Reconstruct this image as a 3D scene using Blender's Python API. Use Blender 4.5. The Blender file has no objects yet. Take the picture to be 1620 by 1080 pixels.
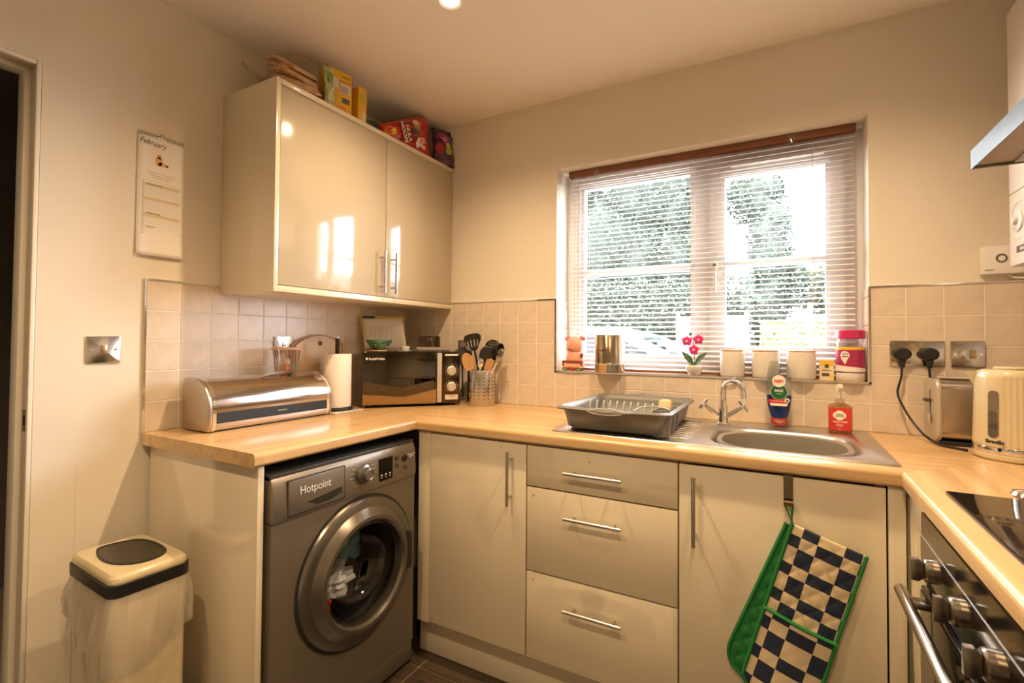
import bpy, bmesh, math, random
from mathutils import Vector, Matrix
random.seed(7)
SC = bpy.context.scene
COL = SC.collection
PI = math.pi
R = math.radians

# ------------------------------------------------------------------ camera, world, lights, exposure
def make_camera():
    f_px, cx, cy = 755.39, 836.68, 523.82
    yaw, pitch, roll = 0.486562, 0.0213889, 0.0064222
    cam = bpy.data.cameras.new('camera'); o = bpy.data.objects.new('camera', cam); COL.objects.link(o)
    fw = Vector((-math.sin(yaw)*math.cos(pitch), math.cos(yaw)*math.cos(pitch), math.sin(pitch)))
    r0 = fw.cross(Vector((0, 0, 1))).normalized(); u0 = r0.cross(fw)
    rt = math.cos(roll)*r0 + math.sin(roll)*u0; up = -math.sin(roll)*r0 + math.cos(roll)*u0
    m = Matrix((( rt.x, up.x, -fw.x, 1.84278), (rt.y, up.y, -fw.y, -2.02685), (rt.z, up.z, -fw.z, 1.21334), (0, 0, 0, 1)))
    o.matrix_world = m
    cam.sensor_fit = 'HORIZONTAL'; cam.sensor_width = 36
    cam.lens = f_px*36/1620
    cam.shift_x = (810-cx)/1620; cam.shift_y = (cy-540)/1620
    cam.clip_start = 0.02; cam.clip_end = 200
    SC.camera = o
make_camera()

SC.view_settings.view_transform = 'Standard'
SC.view_settings.look = 'None'
SC.view_settings.gamma = 1
SC.view_settings.exposure = 0.34
SC.view_settings.use_curve_mapping = False
SC.cycles.max_bounces = 10
SC.cycles.diffuse_bounces = 5
SC.cycles.transparent_max_bounces = 16
SC.cycles.sample_clamp_indirect = 6
SC.cycles.use_denoising = True

SKY = 27.0
W = bpy.data.worlds.new('overcast_sky'); SC.world = W; W.use_nodes = True
wn = W.node_tree; bg = wn.nodes['Background']
tc = wn.nodes.new('ShaderNodeTexCoord'); nz = wn.nodes.new('ShaderNodeTexNoise'); cr = wn.nodes.new('ShaderNodeValToRGB')
nz.inputs['Scale'].default_value = 2.2; nz.inputs['Detail'].default_value = 4
cr.color_ramp.elements[0].position = .35; cr.color_ramp.elements[0].color = (.80, .88, 1, 1)
cr.color_ramp.elements[1].position = .65; cr.color_ramp.elements[1].color = (1, 1, 1, 1)
wn.links.new(tc.outputs['Generated'], nz.inputs['Vector']); wn.links.new(nz.outputs['Fac'], cr.inputs['Fac'])
wn.links.new(cr.outputs['Color'], bg.inputs['Color']); bg.inputs['Strength'].default_value = SKY

LAMP_COL = (1.0, .70, .40)
LAMP_W = 75
LAMPS = [(.87, -.765), (1.86, -.765), (.87, -2.0), (1.86, -2.0)]

def portal():
    l = bpy.data.lights.new('window_portal', 'AREA'); l.shape = 'RECTANGLE'; l.size = 1.2; l.size_y = .95
    l.cycles.is_portal = True
    o = bpy.data.objects.new('window_portal', l); COL.objects.link(o)
    o.location = (1.515, .19, 1.55); o.rotation_euler = (R(-90), 0, 0)
portal()

# ------------------------------------------------------------------ materials
def lin(c):
    return tuple((x/12.92 if x <= .04045 else ((x+.055)/1.055)**2.4) for x in c)
def rgb(r, g, b): return lin((r/255, g/255, b/255))
_M = {}
def mat(name, col, rough=.5, metal=0, coat=0, var=0, vs=8, bump=0, bs=40, stretch=None, trans=0, emit=None, estr=0, alpha=1, sheen=0, spec=None, ior=None, aniso=0, brad=.002, col2=None):
    if name in _M: return _M[name]
    m = bpy.data.materials.new(name); m.use_nodes = True; nt = m.node_tree; b = nt.nodes['Principled BSDF']
    I = b.inputs
    I['Base Color'].default_value = (*col, 1); I['Roughness'].default_value = rough; I['Metallic'].default_value = metal
    I['Coat Weight'].default_value = coat; I['Coat Roughness'].default_value = .03
    I['Transmission Weight'].default_value = trans
    if spec is not None: I['Specular IOR Level'].default_value = spec
    if ior: I['IOR'].default_value = ior
    if aniso: I['Anisotropic'].default_value = aniso
    I['Alpha'].default_value = alpha
    if sheen: I['Sheen Weight'].default_value = sheen
    if emit: I['Emission Color'].default_value = (*emit, 1); I['Emission Strength'].default_value = estr
    if var or bump or col2:
        t = nt.nodes.new('ShaderNodeTexCoord'); mp = nt.nodes.new('ShaderNodeMapping')
        nt.links.new(t.outputs['Object'], mp.inputs['Vector'])
        if stretch: mp.inputs['Scale'].default_value = stretch
        if var or col2:
            n = nt.nodes.new('ShaderNodeTexNoise'); n.inputs['Scale'].default_value = vs; n.inputs['Detail'].default_value = 5
            nt.links.new(mp.outputs['Vector'], n.inputs['Vector'])
            r = nt.nodes.new('ShaderNodeValToRGB'); r.color_ramp.elements[0].position = .3; r.color_ramp.elements[1].position = .7
            c2 = col2 if col2 else tuple(min(1, x*(1+var)) for x in col); c1 = col if col2 else tuple(x*(1-var) for x in col)
            r.color_ramp.elements[0].color = (*c1, 1); r.color_ramp.elements[1].color = (*c2, 1)
            nt.links.new(n.outputs['Fac'], r.inputs['Fac']); nt.links.new(r.outputs['Color'], I['Base Color'])
        if bump:
            n2 = nt.nodes.new('ShaderNodeTexNoise'); n2.inputs['Scale'].default_value = bs; n2.inputs['Detail'].default_value = 3
            nt.links.new(mp.outputs['Vector'], n2.inputs['Vector'])
            bp = nt.nodes.new('ShaderNodeBump'); bp.inputs['Strength'].default_value = bump; bp.inputs['Distance'].default_value = brad
            nt.links.new(n2.outputs['Fac'], bp.inputs['Height']); nt.links.new(bp.outputs['Normal'], I['Normal'])
    _M[name] = m
    return m

def wood(name, c1, c2, axis, rough=.32, coat=.3, stave=.045, fine=1.0):
    """planked beech-like laminate, grain along axis"""
    m = bpy.data.materials.new(name); m.use_nodes = True; nt = m.node_tree; b = nt.nodes['Principled BSDF']
    t = nt.nodes.new('ShaderNodeTexCoord'); mp = nt.nodes.new('ShaderNodeMapping')
    nt.links.new(t.outputs['Object'], mp.inputs['Vector'])
    s = {'x': (.9, 22, 22), 'y': (22, .9, 22), 'z': (22, 22, .9)}[axis]
    mp.inputs['Scale'].default_value = tuple(v*fine for v in s)
    n = nt.nodes.new('ShaderNodeTexNoise'); n.inputs['Scale'].default_value = 1.6; n.inputs['Detail'].default_value = 6; n.inputs['Roughness'].default_value = .62
    nt.links.new(mp.outputs['Vector'], n.inputs['Vector'])
    r = nt.nodes.new('ShaderNodeValToRGB'); r.color_ramp.elements[0].position = .32; r.color_ramp.elements[1].position = .68
    r.color_ramp.elements[0].color = (*c1, 1); r.color_ramp.elements[1].color = (*c2, 1)
    nt.links.new(n.outputs['Fac'], r.inputs['Fac'])
    # staves: cell noise on (across/stave, along/length)
    mp2 = nt.nodes.new('ShaderNodeMapping'); nt.links.new(t.outputs['Object'], mp2.inputs['Vector'])
    a = 1/stave
    mp2.inputs['Scale'].default_value = {'x': (2.2, a, a), 'y': (a, 2.2, a), 'z': (a, a, 2.2)}[axis]
    sep = nt.nodes.new('ShaderNodeTexWhiteNoise'); fl = nt.nodes.new('ShaderNodeVectorMath'); fl.operation = 'FLOOR'
    nt.links.new(mp2.outputs['Vector'], fl.inputs[0]); nt.links.new(fl.outputs[0], sep.inputs['Vector'])
    mr = nt.nodes.new('ShaderNodeMapRange'); mr.inputs['To Min'].default_value = .90; mr.inputs['To Max'].default_value = 1.06
    nt.links.new(sep.outputs['Value'], mr.inputs['Value'])
    mx = nt.nodes.new('ShaderNodeMix'); mx.data_type = 'RGBA'; mx.blend_type = 'MULTIPLY'; mx.inputs[0].default_value = 1
    nt.links.new(r.outputs['Color'], mx.inputs[6]); nt.links.new(mr.outputs['Result'], mx.inputs[7])
    nt.links.new(mx.outputs[2], b.inputs['Base Color'])
    b.inputs['Roughness'].default_value = rough; b.inputs['Coat Weight'].default_value = coat; b.inputs['Coat Roughness'].default_value = .12
    return m

def clear(name, tint=(1, 1, 1), gloss=.06, rough=.0):
    """thin clear sheet: transparent with fresnel reflection"""
    m = bpy.data.materials.new(name); m.use_nodes = True; nt = m.node_tree; nt.nodes.remove(nt.nodes['Principled BSDF'])
    out = nt.nodes['Material Output']; tr = nt.nodes.new('ShaderNodeBsdfTransparent'); gl = nt.nodes.new('ShaderNodeBsdfGlossy')
    mx = nt.nodes.new('ShaderNodeMixShader'); fr = nt.nodes.new('ShaderNodeFresnel'); ad = nt.nodes.new('ShaderNodeMath'); ad.operation = 'ADD'
    ad.inputs[1].default_value = gloss-.04; ad.use_clamp = True; fr.inputs['IOR'].default_value = 1.45
    tr.inputs['Color'].default_value = (*tint, 1); gl.inputs['Roughness'].default_value = rough
    nt.links.new(fr.outputs[0], ad.inputs[0]); nt.links.new(ad.outputs[0], mx.inputs['Fac'])
    ge = nt.nodes.new('ShaderNodeNewGeometry'); mr = nt.nodes.new('ShaderNodeMapRange'); mr.inputs['To Min'].default_value = 1.45; mr.inputs['To Max'].default_value = 1/1.45
    nt.links.new(ge.outputs['Backfacing'], mr.inputs['Value']); nt.links.new(mr.outputs['Result'], fr.inputs['IOR'])   # a thin sheet: the same air-side reflection on both faces
    nt.links.new(tr.outputs[0], mx.inputs[1]); nt.links.new(gl.outputs[0], mx.inputs[2]); nt.links.new(mx.outputs[0], out.inputs['Surface'])
    return m

WALL = mat('wall_paint', (.75, .69, .58), .85, var=.02, vs=3, bump=.08, bs=220)
CEIL = mat('ceiling_paint', (.84, .79, .71), .9, bump=.05, bs=180)
WHITE_P = mat('white_gloss_paint', (.80, .76, .66), .35, bump=.05, bs=30)
TILE = mat('beige_tile', (.66, .56, .45), .28, var=.10, vs=14, bump=.25, bs=60)
GROUT = mat('grout', (.86, .80, .70), .9)
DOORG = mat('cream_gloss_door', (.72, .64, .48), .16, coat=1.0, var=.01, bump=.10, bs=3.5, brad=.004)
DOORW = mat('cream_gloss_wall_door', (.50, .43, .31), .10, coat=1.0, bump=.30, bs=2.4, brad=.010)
CARC = mat('cream_board', (.72, .64, .48), .3, coat=.4)
CHROME = mat('chrome', (.85, .84, .82), .08, 1)
STEEL = mat('brushed_steel', (.62, .60, .57), .28, 1, var=.06, vs=3, bump=.10, bs=60, stretch=(1, 60, 60))
STEELV = mat('brushed_steel_vertical', (.60, .57, .52), .24, 1, var=.05, vs=3, bump=.05, bs=60, stretch=(60, 60, 1))
STEELY = mat('brushed_steel_long', (.66, .62, .58), .10, 1, var=.03, vs=3, bump=.02, bs=60, stretch=(60, 1, 60))
SATIN = mat('satin_nickel', (.60, .57, .53), .3, 1)
PLATE = mat('socket_plate_steel', (.56, .53, .50), .18, 1, var=.03, vs=6)
BLACK = mat('black_plastic', (.012, .012, .013), .38)
BLACKG = mat('black_glass', (.012, .009, .007), .06, spec=.07)
DARK = mat('dark_void', (.012, .012, .014), .7)
GREYP = mat('grey_plastic', (.155, .15, .14), .42)
CREAMP = mat('cream_plastic', (.60, .51, .33), .22, coat=.4)
WHITEP = mat('white_plastic', (.82, .80, .76), .3, coat=.2)
UPVC = mat('white_upvc', (.70, .68, .68), .3, coat=.3)
CERAM = mat('white_ceramic', (.66, .61, .54), .15, coat=.8)
PAPER = mat('white_paper', (.84, .80, .75), .8)
WT_X = wood('beech_worktop_x', (.50, .31, .135), (.70, .47, .235), 'x')
WT_Y = wood('beech_worktop_y', (.50, .31, .135), (.70, .47, .235), 'y')
BOARDW = wood('board_wood', (.62, .46, .28), (.74, .58, .38), 'z', .5, 0, .06, .6)
SPOONW = wood('spoon_wood', (.50, .26, .10), (.62, .36, .16), 'z', .5, 0, .2, .8)
BROWNW = mat('brown_wood_rail', (.22, .075, .035), .4, var=.15, vs=20, stretch=(1, 20, 20))

# ------------------------------------------------------------------ geometry
class M:
    def __init__(s): s.b = bmesh.new(); s.uv = None
    def _new(s, n0): s.b.verts.ensure_lookup_table(); return s.b.verts[n0:]
    def box(s, x0, x1, y0, y1, z0, z1, bev=0, seg=2):
        r = bmesh.ops.create_cube(s.b, size=1); vs = r['verts']
        for v in vs: v.co = Vector(((x0+x1)/2+v.co.x*(x1-x0), (y0+y1)/2+v.co.y*(y1-y0), (z0+z1)/2+v.co.z*(z1-z0)))
        if bev:
            es = list({e for v in vs for e in v.link_edges})
            bmesh.ops.bevel(s.b, geom=es, offset=bev, segments=seg, profile=.5, affect='EDGES')
        return s
    def rbox(s, x0, x1, y0, y1, z0, z1, rad, axis='z', seg=6, bev=0):
        """box with rounded corners about an axis"""
        a = {'z': (x0, x1, y0, y1, z0, z1), 'y': (x0, x1, z0, z1, y0, y1), 'x': (y0, y1, z0, z1, x0, x1)}[axis]
        pts = rrect(a[0], a[1], a[2], a[3], rad, seg)
        return s.prism(pts, axis, a[4], a[5], bev)
    def prism(s, pts, axis, a, b, bev=0):
        def P(p, h): return {'z': (p[0], p[1], h), 'y': (p[0], h, p[1]), 'x': (h, p[0], p[1])}[axis]
        lo = [s.b.verts.new(P(p, a)) for p in pts]; hi = [s.b.verts.new(P(p, b)) for p in pts]
        n = len(pts); fs = []
        for i in range(n):
            fs.append(s.b.faces.new((lo[i], lo[(i+1) % n], hi[(i+1) % n], hi[i])))
        f1 = s.b.faces.new(lo[::-1]); f2 = s.b.faces.new(hi); fs += [f1, f2]
        bmesh.ops.recalc_face_normals(s.b, faces=fs)
        if bev:
            es = list(set(f1.edges) | set(f2.edges))
            bmesh.ops.bevel(s.b, geom=es, offset=bev, segments=2, profile=.5, affect='EDGES')
        return s
    def lathe(s, pts, c=(0, 0, 0), axis='z', n=40, sx=1, sy=1, rf=None, arc=None):
        c = Vector(c); rings = []
        full = arc is None
        angs = [2*PI*i/n for i in range(n)] if full else [arc[0]+(arc[1]-arc[0])*i/n for i in range(n+1)]
        for r, h in pts:
            ring = []
            if r < 1e-6:
                ring = [s.b.verts.new(c+ax(axis, 0, 0, h))]
            else:
                for t in angs:
                    q = r*(rf(t, h) if rf else 1)
                    ring.append(s.b.verts.new(c+ax(axis, q*math.cos(t)*sx, q*math.sin(t)*sy, h)))
            rings.append(ring)
        fs = []
        for A, B in zip(rings[:-1], rings[1:]):
            m = len(angs)
            for i in range(m if full else m-1):
                j = (i+1) % m
                if len(A) == 1 and len(B) == 1: continue
                if len(A) == 1: fs.append(s.b.faces.new((A[0], B[i], B[j])))
                elif len(B) == 1: fs.append(s.b.faces.new((A[i], A[j], B[0])))
                else: fs.append(s.b.faces.new((A[i], A[j], B[j], B[i])))
        bmesh.ops.recalc_face_normals(s.b, faces=fs)
        return s
    def cyl(s, c, r, h, axis='z', r2=None, n=28):
        r2 = r if r2 is None else r2
        return s.lathe([(0, 0), (r, 0), (r2, h), (0, h)], c, axis, n)
    def tube(s, path, r, n=10, closed=False, caps=True, flat=1):
        P = [Vector(p) for p in path]; m = len(P); rings = []
        t0 = (P[1]-P[0]).normalized(); up = Vector((0, 0, 1)) if abs(t0.z) < .9 else Vector((1, 0, 0))
        nrm = t0.cross(up).normalized()
        for i in range(m):
            if closed: t = (P[(i+1) % m]-P[i-1]).normalized()
            else: t = (P[min(i+1, m-1)]-P[max(i-1, 0)]).normalized()
            nrm = (nrm-t*nrm.dot(t)).normalized(); bi = t.cross(nrm)
            rr = r[i] if isinstance(r, (list, tuple)) else r
            rings.append([s.b.verts.new(P[i]+nrm*math.cos(2*PI*k/n)*rr+bi*math.sin(2*PI*k/n)*rr*flat) for k in range(n)])
        for i in range(m if closed else m-1):
            A, B = rings[i], rings[(i+1) % m]
            for k in range(n): s.b.faces.new((A[k], A[(k+1) % n], B[(k+1) % n], B[k]))
        if caps and not closed:
            s.b.faces.new(rings[0][::-1]); s.b.faces.new(rings[-1])
        return s
    def sph(s, c, r, u=20, v=12, rot=None):
        if not isinstance(r, (tuple, list)): r = (r, r, r)
        mt = Matrix.Translation(c) @ (rot.to_4x4() if rot else Matrix()) @ Matrix.Diagonal((*r, 1))
        bmesh.ops.create_uvsphere(s.b, u_segments=u, v_segments=v, radius=1, matrix=mt); return s
    def grid(s, f, nu, nv, uvf=None):
        V = [[s.b.verts.new(f(i/nu, j/nv)) for j in range(nv+1)] for i in range(nu+1)]
        lay = s.b.loops.layers.uv.verify() if uvf else None
        for i in range(nu):
            for j in range(nv):
                fc = s.b.faces.new((V[i][j], V[i+1][j], V[i+1][j+1], V[i][j+1]))
                if uvf:
                    for lp, (a, b) in zip(fc.loops, ((i, j), (i+1, j), (i+1, j+1), (i, j+1))): lp[lay].uv = uvf(a/nu, b/nv)
        return s
    def ring(s, outer, inner, axis, a, b):
        """frame between two same-length loops"""
        def P(p, h): return {'z': (p[0], p[1], h), 'y': (p[0], h, p[1]), 'x': (h, p[0], p[1])}[axis]
        L = [[s.b.verts.new(P(p, h)) for p in pts] for pts, h in ((outer, a), (outer, b), (inner, b), (inner, a))]
        n = len(outer); fs = []
        for k in range(4):
            A, B = L[k], L[(k+1) % 4]
            for i in range(n): fs.append(s.b.faces.new((A[i], A[(i+1) % n], B[(i+1) % n], B[i])))
        bmesh.ops.recalc_face_normals(s.b, faces=fs); return s

def ax(axis, a, b, h): return Vector({'z': (a, b, h), 'y': (a, h, b), 'x': (h, a, b)}[axis])
def rrect(x0, x1, y0, y1, r, seg=6):
    p = []
    for cx, cy, a in ((x1-r, y1-r, 0), (x0+r, y1-r, 90), (x0+r, y0+r, 180), (x1-r, y0+r, 270)):
        for k in range(seg+1):
            t = R(a+90*k/seg); p.append((cx+r*math.cos(t), cy+r*math.sin(t)))
    return p
def circ(cx, cy, r, n=32, r2=None): return [(cx+r*math.cos(2*PI*k/n), cy+(r2 or r)*math.sin(2*PI*k/n)) for k in range(n)]
def arc3(c, r, a0, a1, n, u, v):
    c, u, v = Vector(c), Vector(u), Vector(v)
    return [c+u*r*math.cos(R(a0+(a1-a0)*k/n))+v*r*math.sin(R(a0+(a1-a0)*k/n)) for k in range(n+1)]

def mesh_obj(name, me, parent=None, world=True, loc=None):
    o = bpy.data.objects.new(name, me); COL.objects.link(o)
    if parent is not None:
        o.parent = parent
        if world:
            root = parent
            while root.parent: root = root.parent
            me.transform((Matrix.LocRotScale(root.location, root.rotation_euler, None)).inverted())
    elif loc is not None:
        me.transform(Matrix.Translation(-Vector(loc))); o.location = loc
    return o
def ob(name, m, ma, parent=None, world=True, loc=None, smooth=True, ang=35, solid=0, sub=0, kind=None, label=None):
    me = bpy.data.meshes.new(name); m.b.normal_update(); m.b.to_mesh(me); m.b.free()
    me.materials.append(ma)
    if smooth and len(me.polygons):
        me.polygons.foreach_set('use_smooth', [True]*len(me.polygons)); me.set_sharp_from_angle(angle=R(ang))
    o = mesh_obj(name, me, parent, world, loc)
    if solid: md = o.modifiers.new('s', 'SOLIDIFY'); md.thickness = solid; md.offset = 0
    if sub: md = o.modifiers.new('u', 'SUBSURF'); md.levels = sub; md.render_levels = sub
    if kind: o['kind'] = kind
    if label: o['label'] = label
    return o
def tag(o, label, cat, group=None):
    o['label'] = label; o['category'] = cat
    if group: o['group'] = group
    return o
def thing(name, label, cat, loc=(0, 0, 0), rz=0, group=None):
    o = bpy.data.objects.new(name, None); COL.objects.link(o); o.empty_display_size = .05
    o.location = loc; o.rotation_euler = (0, 0, rz); return tag(o, label, cat, group)
def struct(name, m, ma, parent=None, **k):
    o = ob(name, m, ma, parent, **k)
    if parent is None: o['kind'] = 'structure'
    return o
def text(s, size, at, face, ma, parent, name='lettering', rot=0, depth=.0004, world=True, align='CENTER', sx=1, font_shear=0, bold=0):
    """face: '+x','-x','-y','+z' or a (right, up) vector pair"""
    cu = bpy.data.curves.new(name, 'FONT'); cu.body = s; cu.size = size; cu.align_x = align; cu.align_y = 'CENTER'; cu.extrude = depth
    cu.shear = font_shear; cu.offset = bold; cu.resolution_u = 3
    t = bpy.data.objects.new('tmp', cu); COL.objects.link(t); dg = bpy.context.evaluated_depsgraph_get()
    me = bpy.data.meshes.new_from_object(t.evaluated_get(dg)); bpy.data.objects.remove(t); bpy.data.curves.remove(cu)
    if isinstance(face, str):
        rt, up = {'+x': ((0, 1, 0), (0, 0, 1)), '-x': ((0, -1, 0), (0, 0, 1)), '-y': ((1, 0, 0), (0, 0, 1)), '+z': ((1, 0, 0), (0, 1, 0))}[face]
    else: rt, up = face
    rt = Vector(rt).normalized(); up = Vector(up).normalized(); nn = rt.cross(up).normalized()
    mt = Matrix(((rt.x, up.x, nn.x, 0), (rt.y, up.y, nn.y, 0), (rt.z, up.z, nn.z, 0), (0, 0, 0, 1)))
    me.transform(Matrix.Translation(at) @ mt @ Matrix.Rotation(rot, 4, 'Z') @ Matrix.Diagonal((sx, 1, 1, 1)))
    me.materials.clear(); me.materials.append(ma); me.name = name
    return mesh_obj(name, me, parent, world)

H = 2.351   # ceiling
WTZ = .908  # worktop top
RX = 2.72   # right wall
FY = -3.3   # wall behind camera
WX0, WX1, WZ0, WZ1 = .9146, 2.1146, 1.072, 2.022   # window recess
DY1, DY0, DZ = -1.495, -2.30, 1.99                  # door opening in the left wall
RD = .125   # depth of the recess up to the frame

# ------------------------------------------------------------------ room shell
m = M(); T = .10
m.box(-T, 0, DY1, .30, 0, H); m.box(-T, 0, FY-T, DY0, 0, H); m.box(-T, 0, DY0, DY1, DZ, H)
wall_left = struct('wall_left', m, WALL)
m = M()
m.box(0, WX0, 0, .30, 0, H); m.box(WX1, RX+T, 0, .30, 0, H); m.box(WX0, WX1, 0, .30, 0, WZ0); m.box(WX0, WX1, 0, .30, WZ1, H)
wall_back = struct('wall_back', m, WALL)
wall_right = struct('wall_right', M().box(RX, RX+T, FY-T, 0, 0, H), WALL)
wall_front = struct('wall_front', M().box(0, RX, FY-T, FY, 0, H), WALL)
ceiling = struct('ceiling', M().box(-T, RX+T, FY-T, .30, H, H+.1), CEIL)
FLOORM = mat('floor_grout', (.45, .36, .26), .8)
floor = struct('floor', M().box(-1.6, RX+T, FY-T, .30, -.1, -.004), FLOORM)
FT = mat('dark_wood_tile', (.030, .020, .013), .3, coat=.3, col2=(.075, .05, .032), vs=3, stretch=(2, 40, 1), bump=.1)
tl = None
for i in range(-1, 5):
    for j in range(0, 6):
        x0 = .045+.6*i; y1 = -.02-.6*j
        if x0 < -.01: x0w = 0.004
        else: x0w = x0
        x1 = min(x0+.6, RX)-.004
        if x1 - x0w < .02 or y1-.6 < FY-.3: continue
        ob('tile', M().box(x0w, x1, max(y1-.596, FY+.002), y1, -.004, 0, .001, 1), FT, floor)
# hallway beyond the door
HALL = mat('hall_dim_paint', (.20, .19, .18), .9)  # dimness of the unlit hall put into a dark wall colour
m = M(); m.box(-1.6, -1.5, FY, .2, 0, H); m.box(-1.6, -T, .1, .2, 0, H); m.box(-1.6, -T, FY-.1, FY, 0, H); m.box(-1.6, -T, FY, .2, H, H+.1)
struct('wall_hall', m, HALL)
# door lining, stops, and boxed surround
d = struct('door_1', M().box(-.002, .007, DY1, -1.40, 0, 2.083).box(-.002, .007, DY0-.09, DY1, DZ, 2.083, 0).box(-.002, .007, DY0-.09, DY0, 0, DZ), WALL)
m = M()
m.box(-.006, .0075, DY1-.011, DY1-.0005, 0, DZ, .002); m.box(-.006, .0075, DY0, DY1-.0115, DZ-.011, DZ, .002)
ob('door_architrave', m, WHITE_P, d)
m = M()
m.box(-.045, -.0065, DY1-.008, DY1-.001, 0, DZ-.001, .001); m.box(-.045, -.0065, DY0, DY1-.0085, DZ-.008, DZ-.001, .001)
ob('door_lining', m, mat('lining_shade', (.62, .54, .42), .45), d)  # shadow of the lining recess put into a darker colour
m = M()
m.box(-.098, -.050, DY1-.019, DY1-.001, 0, DZ-.001, .002); m.box(-.098, -.050, DY0, DY1-.0195, DZ-.019, DZ-.001, .002)
ob('door_stop', m, WHITE_P, d)
m = M(); m.box(-.034, -.010, DY1-.0092, DY1-.0082, .955, 1.015)
sp = ob('strike_plate', m, mat('dull_brass', (.35, .27, .14), .4, 1), d, label='small dull metal strike plate')
ob('latch_hole', M().box(-.028, -.014, DY1-.0096, DY1-.0092, .972, .998), DARK, sp)
struct('baseboard_left', M().box(0, .014, DY1+.10, -1.222, 0, .10, .003), WHITE_P)

# ------------------------------------------------------------------ wall tiles
tile_mesh = {}
def tile(w, h, parent, x, y, z, face):
    """face '+x' on left wall, '-y' on back wall, '+z' sill; x,y,z lowest corner"""
    g = .0022; key = (round(w, 4), round(h, 4), face)
    if key not in tile_mesh:
        m = M()
        if face == '+x': m.box(0, .006, g/2, w-g/2, g/2, h-g/2, .0012, 1)
        elif face == '-x': m.box(-.006, 0, g/2, w-g/2, g/2, h-g/2, .0012, 1)
        elif face == '-y': m.box(g/2, w-g/2, -.006, 0, g/2, h-g/2, .0012, 1)
        else: m.box(g/2, w-g/2, g/2, h-g/2, 0, .006, .0012, 1)
        me = bpy.data.meshes.new('tile'); m.b.normal_update(); m.b.to_mesh(me); m.b.free(); me.materials.append(TILE)
        tile_mesh[key] = me
    o = bpy.data.objects.new('tile', tile_mesh[key]); COL.objects.link(o); o.parent = parent; o.location = (x, y, z)
L0 = -1.2326; X0 = .31463; P = .1
GZ = .0052
ob('grout', M().box(0, GZ, L0, 0, WTZ-.01, WTZ+.5), GROUT, wall_left)
for k in range(13):
    y = L0+k*P; w = min(P, -.004-y)
    for r in range(5):
        if w > .01: tile(w, P, wall_left, .0005, y, WTZ+r*P, '+x')
m = M(); m.box(GZ, WX0, -GZ, 0, WTZ-.01, WTZ+.5); m.box(WX0, WX1, -GZ, 0, WTZ-.01, WZ0); m.box(WX1, RX, -GZ, 0, WTZ-.01, WTZ+.5)
ob('grout', m, GROUT, wall_back)
k = -3
xs = [.0065]+[X0+P*i for i in range(-3, 25)]
for a, b in zip(xs[:-1], xs[1:]):
    if a >= RX-.01: break
    b = min(b, RX-.001)
    inwin = a > WX0-.01 and b < WX1+.01
    for r in range(5):
        z = WTZ+r*P
        if inwin:
            if z >= WZ0-.01: continue
            tile(b-a, min(P, WZ0-z), wall_back, a, -.0005, z, '-y')
        else: tile(b-a, P, wall_back, a, -.0005, z, '-y')
for i in range(12): tile(P, RD+.004, wall_back, WX0+i*P, -.004, WZ0+.0005, '+z')
for xx, fc in ((WX0, '+x'), (WX1, '-x')):
    for r in range(4):
        z = WZ0+.006+r*P; h = min(P, WTZ+.5-z)
        if h > .01: tile(RD, h, wall_back, xx, -.002, z, fc)
# chrome edging strips
m = M(); z1 = WTZ+.5
m.box(0, .009, L0-.006, L0, WTZ, z1+.005); m.box(0, .009, L0, -.001, z1, z1+.005)
ob('tile_trim', m, CHROME, wall_left)
m = M()
m.box(.009, WX0, -.009, 0, z1, z1+.005); m.box(WX1, RX, -.009, 0, z1, z1+.005)
m.box(WX0-.003, WX0+.003, -.010, .002, WZ0, z1+.005); m.box(WX1-.003, WX1+.003, -.010, .002, WZ0, z1+.005)
m.box(WX0-.003, WX1+.003, -.010, .002, WZ0+.001, WZ0+.008)
ob('tile_trim', m, CHROME, wall_back)

# ------------------------------------------------------------------ window
wf = struct('window_1', M().ring([(WX0, WZ0), (WX1, WZ0), (WX1, WZ1), (WX0, WZ1)], [(WX0+.068, WZ0+.060), (WX1-.058, WZ0+.060), (WX1-.058, WZ1-.055), (WX0+.068, WZ1-.055)], 'y', RD, RD+.065), UPVC)
fy = RD
ob('mullion', M().box(1.512, 1.574, fy, fy+.065, WZ0+.06, WZ1-.055, .004), UPVC, wf)
# fixed light glazing bead
def frame(x0, x1, z0, z1, t, y0, y1, name, ma=UPVC, parent=wf, bev=0):
    return ob(name, M().ring([(x0, z0), (x1, z0), (x1, z1), (x0, z1)], [(x0+t, z0+t), (x1-t, z0+t), (x1-t, z1-t), (x0+t, z1-t)], 'y', y0, y1), ma, parent)
frame(WX0+.068, 1.512, WZ0+.060, WZ1-.055, .018, fy+.012, fy+.05, 'glazing_bead')
sash = frame(1.574, WX1-.058, WZ0+.060, WZ1-.055, .050, fy-.014, fy+.045, 'opening_sash')
frame(1.622, WX1-.106, WZ0+.108, WZ1-.103, .014, fy-.004, fy+.035, 'glazing_bead', parent=sash)
ob('glazing_bar', M().box(WX0+.08, 1.50, fy+.004, fy+.045, 1.527, 1.552, .003), UPVC, wf)
ob('glazing_bar', M().box(1.63, WX1-.115, fy-.006, fy+.035, 1.527, 1.552, .003), UPVC, sash)
GLASS = clear('window_glass')
ob('pane', M().box(WX0+.078, 1.504, fy+.026, fy+.030, WZ0+.07, WZ1-.065), GLASS, wf)
ob('pane', M().box(1.63, WX1-.114, fy+.018, fy+.022, WZ0+.115, WZ1-.11), GLASS, sash)
m = M(); m.box(1.588, 1.612, fy-.020, fy-.014, 1.44, 1.555, .002); m.box(1.594, 1.606, fy-.045, fy-.020, 1.525, 1.545, .003); m.box(1.595, 1.605, fy-.048, fy-.036, 1.42, 1.545, .004)
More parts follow.
